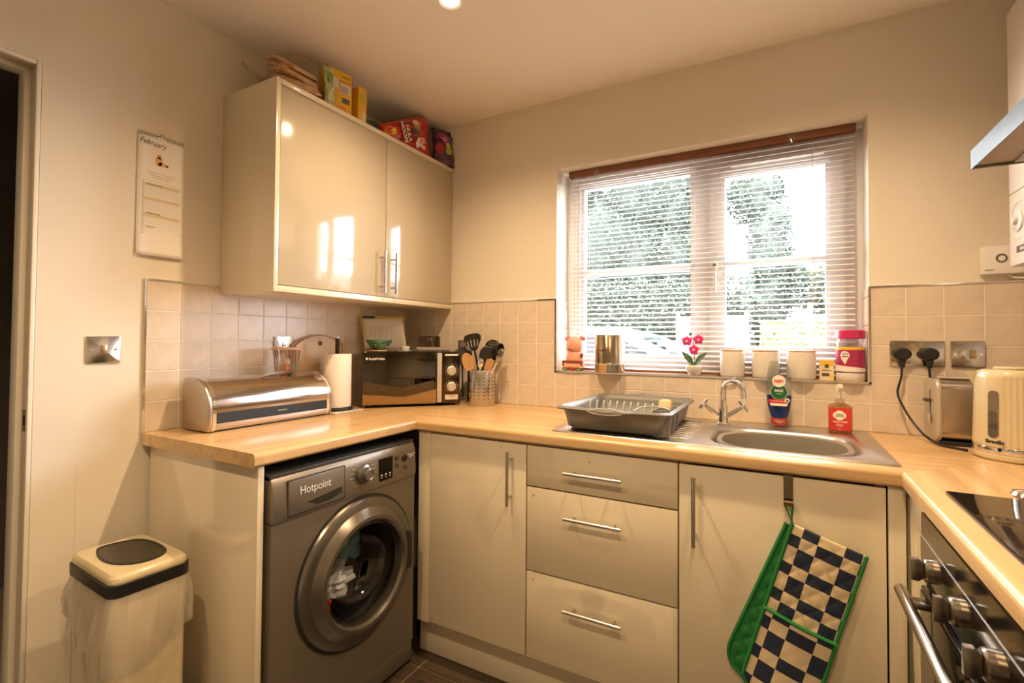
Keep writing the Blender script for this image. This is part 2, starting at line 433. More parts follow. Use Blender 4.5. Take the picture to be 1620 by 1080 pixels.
ob('window_handle', m, WHITEP, sash); ob('handle_lock', M().cyl((1.600, fy-.052, 1.535), .007, .006, 'y'), CHROME, sash)
m = M(); m.box(1.66, 1.99, fy-.030, fy-.014, WZ1-.082, WZ1-.070, .003); m.box(1.68, 1.97, fy-.022, fy-.014, WZ1-.070, WZ1-.062, .002)
v = ob('trickle_vent', m, WHITEP, sash); ob('vent_slot', M().box(1.69, 1.95, fy-.0305, fy-.029, WZ1-.079, WZ1-.0745), DARK, v)

# ------------------------------------------------------------------ venetian blind
bl = thing('venetian_blind', 'cream venetian blind with thin slats and brown wooden headrail in the window recess', 'blind', (1.518, .077, WZ1-.02))
ob('headrail', M().box(.950, 2.088, .056, .088, WZ1-.030, WZ1-.002, .004), BROWNW, bl)
SLAT = mat('cream_slat', (.80, .72, .66), .35, coat=.2)
m = M(); n = 4; w = .025; tilt = R(13.5)
prof = []
for i in range(n+1):
    u = (i/n-.5)*w; h = .0022*(1-(2*i/n-1)**2); prof.append((u*math.cos(tilt)-h*math.sin(tilt), u*math.sin(tilt)+h*math.cos(tilt)))
pts = prof+[(a, b-.0005) for a, b in prof[::-1]]
m.prism(pts, 'x', -.5615, .5615)
sl = ob('slat', m, SLAT, bl, world=False)
z = WZ1-.045; sl.location = (.001, -.005, z-bl.location.z); zs = [z]
while z > 1.112:
    z -= .0205; c = sl.copy(); COL.objects.link(c); c.location.z = z-bl.location.z; zs.append(z)
ob('bottom_rail', M().box(.957, 2.082, .060, .085, 1.082, 1.092, .003), BROWNW, bl)
CORD = mat('blind_cord', (.55, .36, .28), .8)
for x in (1.045, 1.505, 1.95):
    m = M()
    for yy in (.0585, .0855): m.tube([(x, yy, WZ1-.03), (x, yy, 1.090)], .0007, 5)
    ob('ladder_cord', m, CORD, bl)
for x, z1 in ((1.003, 1.42), (.985, 1.30)): 
    ob('pull_cord', M().tube([(x, .050, WZ1-.028), (x, .048, z1)], .0011, 6), CORD, bl)
CLRP = clear('clear_plastic', (.93, .94, .94), .12, .05)
for x in (1.09, 1.88): ob('bracket', M().box(x-.012, x+.012, .050, .0555, WZ1-.055, WZ1-.004, .001), CLRP, bl)

# ------------------------------------------------------------------ ceiling lights
for i, (x, y) in enumerate(LAMPS):
    t = thing('downlight', ['recessed ceiling spotlight at the top edge above the wall cabinet side', 'recessed ceiling spotlight above the sink', 'recessed ceiling spotlight nearest the doorway', 'recessed ceiling spotlight over the camera'][i], 'light', (x, y, H-.002))
    ob('bezel', M().lathe([(.030, 0), (.042, 0), (.042, -.004), (.038, -.006), (.030, -.002), (.030, 0)], (x, y, H-.001)), WHITEP, t)
    ob('bulb', M().lathe([(0, -.003), (.030, -.001)], (x, y, H-.001)), mat('lit_bulb', (1, 1, 1), .5, emit=(1, .82, .55), estr=12), t)
    l = bpy.data.lights.new('lamp_light', 'SPOT'); l.energy = LAMP_W*(.90, .92, .74, .74)[i]; l.color = LAMP_COL; l.spot_size = R(146); l.spot_blend = 1.0; l.shadow_soft_size = .022
    o = bpy.data.objects.new('lamp_light', l); COL.objects.link(o); o.location = (x, y, H-.012); 


# ------------------------------------------------------------------ outside
LEAFS = [mat('leaf_ivy', (.024, .036, .022), .5, var=.5, vs=1.2), mat('leaf_pine', (.027, .039, .027), .6, var=.4, vs=.8),
         mat('leaf_light', (.15, .22, .09), .55, var=.4, vs=1), mat('leaf_pale', (.055, .072, .038), .6, var=.3, vs=1)]
BARK = mat('bark', (.045, .036, .028), .9, var=.3, vs=6, bump=.5, bs=20)
struct('ground', M().box(-14, 14, .9, 24, -.5, -.25), mat('tarmac', (.06, .06, .06), .9, var=.2, vs=3))
def leaves(name, n, fn, size, ma, parent=None):
    V, F = [], []
    for i in range(n):
        c = Vector(fn()); s = size*random.uniform(.6, 1.3)
        a = Vector((random.uniform(-1, 1), random.uniform(-1, 1), random.uniform(-1, 1))).normalized()
        b = a.cross(Vector((random.uniform(-1, 1), random.uniform(-1, 1), random.uniform(-1, 1)))).normalized()
        k = len(V); V += [c-a*s, c-b*s*.5, c+a*s, c+b*s*.5]; F.append((k, k+1, k+2, k+3))
    me = bpy.data.meshes.new(name); me.from_pydata(V, [], F); me.materials.append(ma)
    o = mesh_obj(name, me, parent); o['kind'] = 'stuff'; return o
def clump_fn(cs):
    def f():
        c, r = random.choice(cs); d = Vector((random.gauss(0, 1), random.gauss(0, 1), random.gauss(0, 1))).normalized()*random.uniform(.55, 1)**.5
        return (c[0]+d.x*r[0], c[1]+d.y*r[1], c[2]+d.z*r[2])
    return f
def tree(x, y, h, cs, label, leafm, n, size, lean=0, twigs=4, seed=0):
    random.seed(seed)
    t = thing('tree', label, 'tree', (x, y, -.25))
    ob('trunk', M().tube([(x, y, -.25), (x+lean*.3, y, h*.4), (x+lean, y+.1, h)], [.16, .12, .05], 8), BARK, t)
    m = M()
    for k in range(twigs):
        z0 = random.uniform(.35, .95)*h; a = random.uniform(0, 2*PI); L = random.uniform(.7, 1.8)
        p0 = Vector((x+lean*z0/h, y, z0)); d = Vector((math.cos(a), -abs(math.sin(a))*.7, random.uniform(-.2, .5))); s_ = Vector((random.uniform(-.4, .4), 0, random.uniform(-.5, .5)))
        m.tube([p0, p0+d*L*.5+s_*.3, p0+d*L+s_], [.03, .02, .006], 5)
    ob('branch', m, BARK, t, kind='stuff')
    m = M()
    for c, r in cs: m.sph(c, tuple(q*.80 for q in r), 20, 12)
    for v in m.b.verts: v.co += Vector((math.sin(9*v.co.z+3*v.co.x), math.sin(7*v.co.x), math.sin(8*v.co.x+5*v.co.z)))*.09
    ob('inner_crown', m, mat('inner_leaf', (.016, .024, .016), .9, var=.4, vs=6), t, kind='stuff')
    leaves('crown', n, clump_fn(cs), size, leafm, t)
    return t
random.seed(3)
def hedge_fn(x0, x1, y, z0, z1, d=.5):
    return lambda: (random.uniform(x0, x1), y+random.uniform(-d, d)*random.random(), random.uniform(z0, z1)-.15*random.random())
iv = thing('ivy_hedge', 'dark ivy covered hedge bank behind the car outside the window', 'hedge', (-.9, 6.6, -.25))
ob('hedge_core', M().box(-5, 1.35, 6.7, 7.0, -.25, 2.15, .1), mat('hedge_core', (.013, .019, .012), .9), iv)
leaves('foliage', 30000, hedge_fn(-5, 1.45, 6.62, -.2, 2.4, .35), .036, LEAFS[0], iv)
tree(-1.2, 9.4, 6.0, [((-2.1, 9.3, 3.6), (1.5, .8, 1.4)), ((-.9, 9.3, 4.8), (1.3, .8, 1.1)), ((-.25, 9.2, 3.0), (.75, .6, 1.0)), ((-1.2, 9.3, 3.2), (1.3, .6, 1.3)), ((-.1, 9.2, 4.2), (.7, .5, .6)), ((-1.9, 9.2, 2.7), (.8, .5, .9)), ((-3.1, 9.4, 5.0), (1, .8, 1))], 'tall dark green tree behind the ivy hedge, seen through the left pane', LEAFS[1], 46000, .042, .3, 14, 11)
tree(1.35, 8.9, 5.2, [((1.65, 8.8, 3.2), (.45, .5, 1.2)), ((1.35, 8.8, 4.3), (.6, .4, .7)), ((1.55, 8.8, 2.0), (.50, .5, .8)), ((2.0, 8.8, 2.4), (.35, .4, .5))], 'branchy tree with pale bare twigs, seen at the left of the right pane', LEAFS[1], 16000, .038, .2, 18, 12)
tree(4.3, 12, 4.0, [((3.9, 12, 3.0), (1.2, .9, .7)), ((3.2, 11.6, 2.5), (1.2, .8, .7)), ((5.0, 12, 2.4), (1.2, .9, .8))], 'pale green bushy tree far back on the right of the window', LEAFS[3], 12000, .06, .2, 6, 13)
random.seed(5)
ms = thing('grass_bank', 'bright yellow green grassy bank outside the right pane', 'bank', (3.4, 7.2, -.25))
bank = lambda u, v, o=0: (1.50+5.8*u, 6.2+1.9*v, -.25+o+1.9*min(1, v*1.15)+.1*math.sin(9*u+4*v))
ob('earth', M().grid(lambda u, v: bank(u, v), 24, 16), mat('grass', (.09, .11, .034), .9, var=.35, vs=3), ms)
leaves('grass_tufts', 9000, lambda: bank(random.random(), random.random(), .03), .035, mat('grass_blade', (.10, .12, .04), .8), ms)
ps = tag(ob('fence_post', M().box(2.18, 2.24, 5.9, 5.96, -.25, 1.80, .01), mat('pale_post', (.18, .17, .15), .8, var=.1), loc=(2.25, 5.95, -.25)), 'pale wooden post standing on the grassy bank', 'post')
gf = thing('garden_fence', 'grey panel fence behind the car, left of the mullion', 'fence', (.55, 6.0, -.25))
for i in range(3): ob('fence_panel', M().box(.38+i*.34, .38+i*.34+.31, 6.0, 6.03, -.25, 1.62, .005), mat('grey_fence', (.055, .055, .053), .8, var=.15, vs=6), gf)
for i in range(4): ob('post', M().box(.32+i*.34, .38+i*.34, 5.98, 6.04, -.25, 1.70, .005), mat('pale_post2', (.09, .088, .083), .8), gf)
# parked car, side on, nose to the right
CARW = mat('car_white', (.85, .86, .88), .25, coat=1)
c = thing('car', 'white car parked side on outside the window', 'car', (0, 3.9, -.25))
body = [(-2.6, .0), (-2.62, .55), (-2.45, .68), (-1.9, .72), (1.02, .70), (1.9, .60), (2.05, .45), (2.08, .0), (1.75, -.02), (1.6, .22), (1.3, .30), (1.0, .22), (.85, -.02), (-1.35, -.02), (-1.5, .22), (-1.8, .30), (-2.1, .22), (-2.25, -.02)]
ob('body', M().prism(body, 'y', 3.05, 4.75, .05), CARW, c)
roof = [(-2.2, .66), (-1.75, 1.14), (-1.2, 1.33), (-.5, 1.40), (.05, 1.385), (.40, 1.30), (.75, 1.12), (1.25, .70)]
inner = [(-2.0, .68), (-1.65, 1.08), (-1.15, 1.25), (-.5, 1.315), (.0, 1.30), (.33, 1.22), (.63, 1.06), (1.02, .70)]
m = M()
for y0, y1 in ((3.15, 3.20), (4.60, 4.65)):
    P_ = roof+inner[::-1]
    for i in range(len(roof)-1):
        m.prism([roof[i], roof[i+1], inner[i+1], inner[i]], 'y', y0, y1)
m.grid(lambda u, v: (lambda k, f: (roof[k][0]*(1-f)+roof[k+1][0]*f, 3.17+1.46*v, roof[k][1]*(1-f)+roof[k+1][1]*f+.02*math.sin(PI*v)))(1+min(3, int(u*4)), u*4-min(3, int(u*4))), 16, 8)
m.box(-.42, -.34, 3.145, 3.19, .68, 1.33)
ob('roof', m, CARW, c)
CG = clear('car_glass', (.45, .52, .55), .15)
m = M()
for y0 in (3.175, 4.625): m.prism(inner, 'y', y0, y0+.006)
m.grid(lambda u, v: (.42+.8*u, 3.2+1.4*v, 1.29-.58*u+.03*math.sin(PI*u)), 6, 6)
ob('side_window', m, CG, c)
ob('mirror', M().box(.62, .80, 2.98, 3.12, .70, .83, .03), CARW, c)
for x in (1.3, -1.8):
    w_ = ob('wheel', M().lathe([(0, -.09), (.2, -.1), (.29, -.09), (.31, -.05), (.31, .05), (.29, .09), (0, .1)], (x, 3.2, .06), 'y'), BLACK, c)
ob('seat', M().box(-.5, -.1, 3.4, 3.85, .3, 1.0, .08), mat('seat_grey', (.08, .08, .09), .8), c)

# ------------------------------------------------------------------ wall cabinet
wc = thing('wall_cabinet', 'cream gloss two-door wall cabinet hung on the left wall', 'cabinet', (.155, -.5, 1.38))
m = M(); m.box(.003, .288, -.982, -.003, 1.402, 2.100); ob('carcass', m, CARC, wc)
ob('end_panel', M().box(.003, .313, -1.0, -.983, 1.380, 2.122, .0015), DOORG, wc)
ob('top_panel', M().box(.003, .313, -.9825, -.003, 2.103, 2.122, .0015), CARC, wc)
ob('pelmet', M().box(.003, .313, -.9825, -.003, 1.380, 1.402, .0015), CARC, wc)
def bar_handle(p0, p1, out, parent, r=.0055, inset=.028, stand=.030):
    """bar handle between two points standing off a face with normal out"""
    p0, p1, out = Vector(p0), Vector(p1), Vector(out); d = (p1-p0).normalized(); m = M()
    m.tube([p0+out*stand, p1+out*stand], r, 14)
    for q in (p0+d*inset, p1-d*inset): m.tube([q, q+out*stand], r*.75, 10)
    return ob('handle', m, SATIN, parent, label='brushed metal bar handle')
def hinge_cap(): pass
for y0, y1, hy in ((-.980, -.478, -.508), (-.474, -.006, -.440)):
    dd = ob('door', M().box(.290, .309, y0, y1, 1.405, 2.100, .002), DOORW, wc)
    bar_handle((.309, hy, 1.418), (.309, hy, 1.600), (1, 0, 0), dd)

# ------------------------------------------------------------------ base units, back run
FR = -.588   # front plane of the back run
def bdoor(parent, x0, x1, z0, z1, name='door'):
    return ob(name, M().box(x0, x1, FR, FR+.019, z0, z1, .0025), DOORG, parent)
cc = thing('corner_cabinet', 'cream gloss base cabinet with one door beside the washing machine', 'cabinet', (.84, -.3, .146))
ob('carcass', M().box(.66, 1.074, FR+.022, -.012, .15, .865), CARC, cc)
dd = bdoor(cc, .662, 1.074, .155, .862); bar_handle((1.017, FR, .655), (1.017, FR, .838), (0, -1, 0), dd)
ob('corner_filler', M().box(.602, .659, FR+.004, FR+.024, .146, .868, .002), DOORG, cc)
du = thing('drawer_unit', 'cream gloss three-drawer base unit between the two doors', 'cabinet', (1.33, -.3, .146))
ob('carcass', M().box(1.0785, 1.574, FR+.022, -.012, .15, .865), CARC, du)
SCREW = mat('screw_cover', (.55, .50, .40), .4)
for z0, z1, hz in ((.155, .441, .357), (.445, .723, .648), (.727, .862, .792)):
    dr = ob('drawer_front', M().box(1.0785, 1.574, FR, FR+.019, z0, z1, .0025), DOORG, du)
    bar_handle((1.224, FR, hz), (1.414, FR, hz), (0, -1, 0), dr)
sc_ = thing('sink_cabinet', 'cream gloss base cabinet with one wide door under the sink', 'cabinet', (1.82, -.3, .146))
m = M(); m.box(1.578, 1.596, FR+.022, -.012, .15, .865); m.box(2.048, 2.066, FR+.022, -.012, .15, .865); m.box(1.596, 2.048, FR+.022, -.012, .15, .168)
ob('carcass', m, CARC, sc_)
dd = bdoor(sc_, 1.578, 2.066, .155, .862); bar_handle((1.622, FR, .640), (1.622, FR, .834), (0, -1, 0), dd, .006)
for cpos in ((1.00, .835, .0), ): pass
for par, x, z in ((cc, .975, .845), (du, 1.302, .832), (du, 1.104, .700), (du, 1.104, .418)):
    ob('cap', M().cyl((x, FR-.0008, z), .004, .0009, 'y', n=14), SCREW, par, label='small grey round sticker dot')
ob('corner_post', M().box(2.070, 2.1055, FR+.002, FR+.024, .146, .868, .002), DOORG, sc_)
struct('trim_1', M().box(.578, 2.135, -.536, -.520, .002, .144, .001), DOORG)
# right run
RXF = 2.106
rc = thing('side_cabinet', 'narrow cream filler cabinet between sink door and oven', 'cabinet', (2.4, -.68, .146))
ob('front_panel', M().box(RXF, RXF+.019, -.768, FR+.002, .146, .868, .002), DOORG, rc)
ob('carcass', M().box(RXF+.024, RX-.01, -.766, -.612, .15, .865), CARC, rc)
struct('trim_2', M().box(2.16, 2.176, -2.6, -.537, .002, .144, .001), DOORG)
r2 = thing('end_cabinet', 'cream gloss base cabinet beyond the oven', 'cabinet', (2.4, -2.0, .146))
ob('carcass', M().box(RXF+.024, RX-.01, -2.59, -1.385, .15, .865), CARC, r2)
for y0, y1 in ((-1.98, -1.39), (-2.58, -1.985)):
    dd = ob('door', M().box(RXF, RXF+.019, y0, y1, .155, .862, .0025), DOORG, r2); bar_handle((RXF, y1-.05, .64), (RXF, y1-.05, .83), (-1, 0, 0), dd)
# end panel beside the washing machine
tag(ob('gable_panel', M().box(.018, .588, -1.218, -1.200, .002, .869, .002), DOORG, loc=(.3, -1.209, .002)), 'cream gloss end panel holding up the left end of the worktop', 'panel')

# ------------------------------------------------------------------ worktop
wt = thing('worktop', 'beech effect U-shaped worktop with rounded front edges', 'worktop', (1.3, -.3, .870))
B0 = .870
def nose():  # depth coordinate d (0 back .. .6 front), z
    p = [(0, WTZ), (.588, WTZ)]
    for k in range(1, 6): t = R(90-90*k/5); p.append((.588+.012*math.cos(t), WTZ-.012+.012*math.sin(t)))
    p += [(.600, B0+.006), (.594, B0), (0, B0)]
    return p
def run_prism(m, pts, f0, f1):
    """extrude a (d,z) profile; f0,f1 map (d,z)->xyz at both ends"""
    lo = [m.b.verts.new(f0(d_, z_)) for d_, z_ in pts]; hi = [m.b.verts.new(f1(d_, z_)) for d_, z_ in pts]; n = len(pts); fs = []
    for i in range(n): fs.append(m.b.faces.new((lo[i], lo[(i+1) % n], hi[(i+1) % n], hi[i])))
    fs += [m.b.faces.new(lo[::-1]), m.b.faces.new(hi)]
    bmesh.ops.recalc_face_normals(m.b, faces=fs)
e = .0075
m = M(); run_prism(m, nose(), lambda d, z: (e+d*(.6-e)/.6 if d else e, -1.236, z), lambda d, z: (e+d*(.6-e)/.6 if d else e, -.0075-d*(.6-.0075)/.6, z))
ob('worktop_section', m, WT_Y, wt)
yb = lambda d: -.0075-d*(.6-.0075)/.6
m = M()
HX0, HX1 = 1.64, 2.045
run_prism(m, nose(), lambda d, z: (e+d*(.6-e)/.6, yb(d), z), lambda d, z: (HX0, yb(d), z))
run_prism(m, nose(), lambda d, z: (HX1, yb(d), z), lambda d, z: (RX-.002-d*(RX-.002-2.094)/.6, yb(d), z))
run_prism(m, [(max(p[0], .495), p[1]) for p in nose()], lambda d, z: (HX0, yb(d), z), lambda d, z: (HX1, yb(d), z))
run_prism(m, [(0, WTZ), (.125, WTZ), (.125, B0), (0, B0)], lambda d, z: (HX0, yb(d), z), lambda d, z: (HX1, yb(d), z))
ob('worktop_section', m, WT_X, wt)
xr = lambda d: RX-.002-d*(RX-.002-2.094)/.6
m = M(); run_prism(m, nose(), lambda d, z: (xr(d), -2.6, z), lambda d, z: (xr(d), yb(d), z))
ob('worktop_section', m, WT_Y, wt)

# ------------------------------------------------------------------ sink, bowl, tap
sk = thing('sink', 'stainless steel inset sink with ribbed drainer', 'sink', (1.63, -.27, .909))
SX0, SX1, SY0, SY1 = 1.148, 2.106, -.545, -.035
def loopz(pts, z): return [(a, b, z) for a, b in pts]
def bridge_loops(m, L, closed=True):
    R_ = [[m.b.verts.new(p) for p in l] for l in L]; fs = []
    for A, B in zip(R_[:-1], R_[1:]):
        n = len(A)
        for i in range(n): fs.append(m.b.faces.new((A[i], A[(i+1) % n], B[(i+1) % n], B[i])))
    return R_, fs
def superr(cx, cy, hx, hy, r, seg=8): return rrect(cx-hx, cx+hx, cy-hy, cy+hy, r, seg)
m = M(); S = 8
bx, by = 1.842, -.335
L = [loopz(superr((SX0+SX1)/2, (SY0+SY1)/2, (SX1-SX0)/2, (SY1-SY0)/2, .012, S), .9085),
     loopz(superr((SX0+SX1)/2, (SY0+SY1)/2, (SX1-SX0)/2-.002, (SY1-SY0)/2-.002, .012, S), .9125),
     loopz(superr((SX0+SX1)/2, (SY0+SY1)/2, (SX1-SX0)/2-.012, (SY1-SY0)/2-.012, .012, S), .9125),
     loopz(superr((SX0+SX1)/2, (SY0+SY1)/2, (SX1-SX0)/2-.018, (SY1-SY0)/2-.018, .012, S), .9105),
     loopz(superr(bx, by, .205, .178, .12, S), .9105), loopz(superr(bx, by, .198, .171, .115, S), .905), loopz(superr(bx, by, .190, .163, .11, S), .87), loopz(superr(bx, by, .178, .152, .10, S), .765), loopz(superr(bx, by, .15, .125, .09, S), .752), loopz(superr(bx, by, .02, .02, .015, S), .750)]
R_, fs = bridge_loops(m, L); m.b.faces.new(R_[-1])
bmesh.ops.recalc_face_normals(m.b, faces=m.b.faces[:])
ob('basin', m, mat('sink_steel', (.60, .57, .53), .30, 1, var=.05, vs=4, bump=.06, bs=80), sk, ang=50)
for i in range(11):
    y = -.47+i*.036
    ob('drainer_rib', M().tube([(1.19, y, .9115), (1.21, y, .914), (1.56-.0*i, y, .913), (1.585, y, .9108)], .0042, 8, flat=.7), mat('rib_steel', (.62, .59, .55), .25, 1), sk)
m = M()
L = [loopz(superr(bx, by, .150, .130, .115, S), .754), loopz(superr(bx, by, .160, .140, .12, S), .770), loopz(superr(bx, by, .176, .142, .12, S), .897), loopz(superr(bx, by, .186, .150, .125, S), .903), loopz(superr(bx, by, .187, .151, .125, S), .900),
     loopz(superr(bx, by, .186, .150, .125, S), .905), loopz(superr(bx, by, .172, .137, .117, S), .902), loopz(superr(bx, by, .155, .128, .11, S), .775), loopz(superr(bx, by, .02, .02, .015, S), .768)]
R_, fs = bridge_loops(m, L); m.b.faces.new(R_[-1]); m.b.faces.new(R_[0])
bmesh.ops.recalc_face_normals(m.b, faces=m.b.faces[:])
tag(ob('washing_up_bowl', m, mat('grey_bowl', (.23, .21, .17), .35, coat=.2), loc=(bx, by, .754)), 'grey oval washing-up bowl sitting inside the sink', 'bowl')
tp = thing('mixer_tap', 'chrome swan-neck mixer tap with two cross-head handles', 'tap', (1.652, -.125, .911))
tx, ty = 1.652, -.125
u = Vector((.93, -.36, 0)).normalized()
path = [(tx, ty, .93), (tx, ty, .98), (tx, ty, 1.030)]+arc3(Vector((tx, ty, 1.034))+u*.037, .037, 180, 22, 14, u, (0, 0, 1))[1:]
last = Vector(path[-1]); path += [last+Vector((0, 0, -.016))+u*.003, last+Vector((0, 0, -.034))+u*.004]
ob('spout', M().tube(path, [.0105]*3+[.0095]*(len(path)-3), 16), CHROME, tp)
m = M(); m.lathe([(0, 0), (.023, 0), (.024, .006), (.018, .012), (.016, .03), (.0165, .06), (.0145, .064), (.0145, .072), (0, .072)], (tx, ty, .911)); ob('tap_body', m, CHROME, tp)
for sgn in (-1, 1):
    a = Vector((tx, ty, .933)); dn = Vector((sgn*.80, -.05, .60)).normalized(); b_ = a+dn*.085
    m = M(); m.tube([a, a+dn*.06], .0095, 14); m.tube([a+dn*.058, b_], .007, 12)
    br = ob('tap_arm', m, CHROME, tp)
    s1 = dn.cross(Vector((0, 1, 0))).normalized(); s2 = dn.cross(s1).normalized(); m = M()
    for s_ in (s1, s2): m.tube([b_-s_*.023, b_-s_*.018, b_+s_*.018, b_+s_*.023], [.0045, .0062, .0062, .0045], 10)
    m.sph(b_, .009, 12, 8); ob('cross_handle', m, CHROME, br)

# ------------------------------------------------------------------ dish rack
PEG = mat('peg_grey', (.42, .42, .38), .4)
rk = thing('dish_rack', 'grey plastic dish drainer rack on the ribbed drainer', 'rack', (1.36, -.31, .914))
cx, cy = 1.352, -.305
def rl(hx, hy, z, r=.03, wav=0):
    pts = superr(cx, cy, hx, hy, r, 6); out = []
    # denser edges so the rim can wave
    dense = []
    for i in range(len(pts)):
        a, b = Vector(pts[i]), Vector(pts[(i+1) % len(pts)])
        k = max(1, int((b-a).length/.018)); k = 18 if (b-a).length > .1 else 1
        for q in range(k): dense.append(a.lerp(b, q/k))
    for p in dense:
        w_ = wav*math.exp(-((p.x-cx)/.07)**2)*(1 if abs(p.y-cy) > hy*.9 else 0)
        out.append((p.x, p.y+(-1 if p.y < cy else 1)*w_*.9, z+w_*.5 if p.y > cy else z-w_*.3))
    return out
m = M()
L = [rl(.155, .192, .917), rl(.166, .205, .925), rl(.176, .216, .975), rl(.180, .220, .986, wav=.006), rl(.190, .236, .990, wav=.012), rl(.192, .238, .985, wav=.012), rl(.193, .239, .9895, wav=.012), rl(.185, .230, .996, wav=.010), rl(.176, .216, .991, wav=.004), rl(.170, .210, .975), rl(.160, .199, .928), rl(.150, .186, .921)]
R_, fs = bridge_loops(m, L); m.b.faces.new(R_[0]); m.b.faces.new(R_[-1]); bmesh.ops.recalc_face_normals(m.b, faces=m.b.faces[:])
ob('tray', m, GREYP, rk, ang=50)
m = M(); m.sph((cx-.01, cy-.245, .989), (.058, .010, .010), 24, 10)
gp = ob('grip', m, mat('grip_grey', (.36, .36, .32), .4), rk)
ob('grip_ribs', M().tube([(cx-.01+.060*math.cos(2*PI*k/60), cy-.253, .989+.0105*math.sin(2*PI*k/60)+(.0012 if k % 2 else 0)) for k in range(60)], .0016, 5, closed=True), mat('peg_grey', (0, 0, 0)), gp, kind='stuff')
for i in range(11):
    x = 1.20+i*.026
    ob('plate_peg', M().tube([(x, -.30, .92), (x, -.30, .985), (x+.001, -.304, .993), (x+.002, -.316, .985), (x+.002, -.322, .965)], [.0035, .003, .003, .003, .0025], 7), PEG, rk)
# cutlery cups at the front right corner
m = M()
for yy, hy in ((-.475, .034), (-.405, .030), (-.343, .026)):
    for z_a, z_b, g_ in ((.916, .99, 1),):
        Lp = [loopz(superr(1.502, yy, .026, hy*.75, .014, 4), .914), loopz(superr(1.502, yy, .033, hy, .014, 4), .99), loopz(superr(1.502, yy, .030, hy-.003, .012, 4), .99), loopz(superr(1.502, yy, .024, hy*.75-.003, .012, 4), .918)]
        R_, fs = bridge_loops(m, Lp); m.b.faces.new(R_[0]); m.b.faces.new(R_[-1])
bmesh.ops.recalc_face_normals(m.b, faces=m.b.faces[:])
ob('cutlery_cup', m, GREYP, rk)
wr = M(); wr.tube([(1.42, -.50, .992), (1.435, -.46, 1.000), (1.46, -.43, 1.002), (1.50, -.43, .998), (1.525, -.44, .994)], .0022, 6)
ob('wire_divider', wr, PEG, rk)
bs = thing('scrubbing_sponge', 'cream and orange wooden-backed sponge in the dish rack', 'sponge', (1.485, -.355, .955))
ob('backing', M().rbox(1.468, 1.512, -.362, -.348, .955, 1.018, .012, 'y', bev=.002), mat('sponge_orange', (.75, .36, .12), .8), bs)
ob('scouring_pad', M().rbox(1.470, 1.510, -.371, -.3622, .957, 1.016, .012, 'y', bev=.002), mat('sponge_cream', (.80, .66, .42), .9, bump=.4, bs=300), bs)

# ------------------------------------------------------------------ washing machine
WMG = mat('graphite_paint', (.23, .195, .155), .42, .6, coat=.15)
WMD = mat('graphite_door', (.20, .18, .155), .28, .85)
WMK = mat('graphite_dark', (.05, .048, .045), .45, .3)
wm = thing('washing_machine', 'graphite front loading washing machine under the worktop with laundry inside', 'washing machine', (.33, -.89, .002))
y0, y1, zt, xf = -1.186, -.606, .838, .600
cyd, czd = -.868, .452
m = M()
# front skin with a round opening
def sq_to_circle(n):
    pts = []
    for k in range(n):
        t = 2*PI*k/n; c_, s_ = math.cos(t), math.sin(t)
        # ray to rectangle
        yl = (y1-cyd if c_ > 0 else cyd-y0); zl = (.700-czd if s_ > 0 else czd-.085)
        q = min(yl/abs(c_) if abs(c_) > 1e-6 else 9, zl/abs(s_) if abs(s_) > 1e-6 else 9)
        pts.append((cyd+c_*q, czd+s_*q))
    return pts
N_ = 72
out = sq_to_circle(N_); crn = [(y1, .700), (y0, .700), (y0, .085), (y1, .085)]
for cpt in crn:
    k = min(range(N_), key=lambda i: (out[i][0]-cpt[0])**2+(out[i][1]-cpt[1])**2); out[k] = cpt
inn = circ(cyd, czd, .205, N_)
m.ring(out, inn, 'x', xf-.03, xf)
m.box(.05, xf-.03, y0, y0+.01, .02, zt-.02); m.box(.05, xf-.03, y1-.01, y1, .02, zt-.02); m.box(.05, .06, y0, y1, .02, zt-.02); m.box(.05, xf-.03, y0, y1, .02, .085)
ob('casing', m, WMG, wm, ang=30)
ob('kickplate', M().box(xf-.012, xf-.002, y0+.003, y1-.003, .012, .083, .002), WMG, wm)
for yy in (y0+.05, y1-.05): ob('foot', M().cyl((xf-.06, yy, 0.002), .02, .02), BLACK, wm)
ob('top_panel', M().box(.05, xf-.006, y0, y1, zt-.02, zt, .004), WMK, wm)
m = M(); prof = [(xf-.05, .702), (xf+.004, .702), (xf+.008, .715), (xf+.004, .80), (xf-.006, .826), (xf-.02, .836), (xf-.05, .838)]
m.prism([(a, b) for a, b in prof], 'y', y0, y1, .004)
cp = ob('control_panel', m, WMG, wm, ang=40)
GR = mat('panel_groove', (.02, .02, .02), .6)
dw = ob('detergent_drawer', M().box(xf+.004, xf+.0095, y0+.045, -.945, .713, .812, .003), WMG, wm)
m = M()
L = [(y0+.043, .711), (-.943, .711), (-.943, .814), (y0+.043, .814)]; L2 = [(y0+.0455, .7135), (-.9455, .7135), (-.9455, .8115), (y0+.0455, .8115)]
m.ring(L, L2, 'x', xf+.003, xf+.0085); ob('drawer_gap', m, GR, dw)
m = M(); m.prism([(y0+.105, .738), (-.955, .752), (-.955, .733), (-1.0, .722), (-1.045, .722)], 'x', xf+.0092, xf+.0102); ob('grip_recess', m, mat('recess_dark', (.03, .03, .03), .15, .4, coat=.6), dw)
TXT = mat('print_white', (.75, .73, .70), .6); TXK = mat('print_black', (.02, .02, .02), .6)
text('Hotpoint', .034, (xf+.0104, -1.052, .776), '+x', TXT, wm, sx=.86)
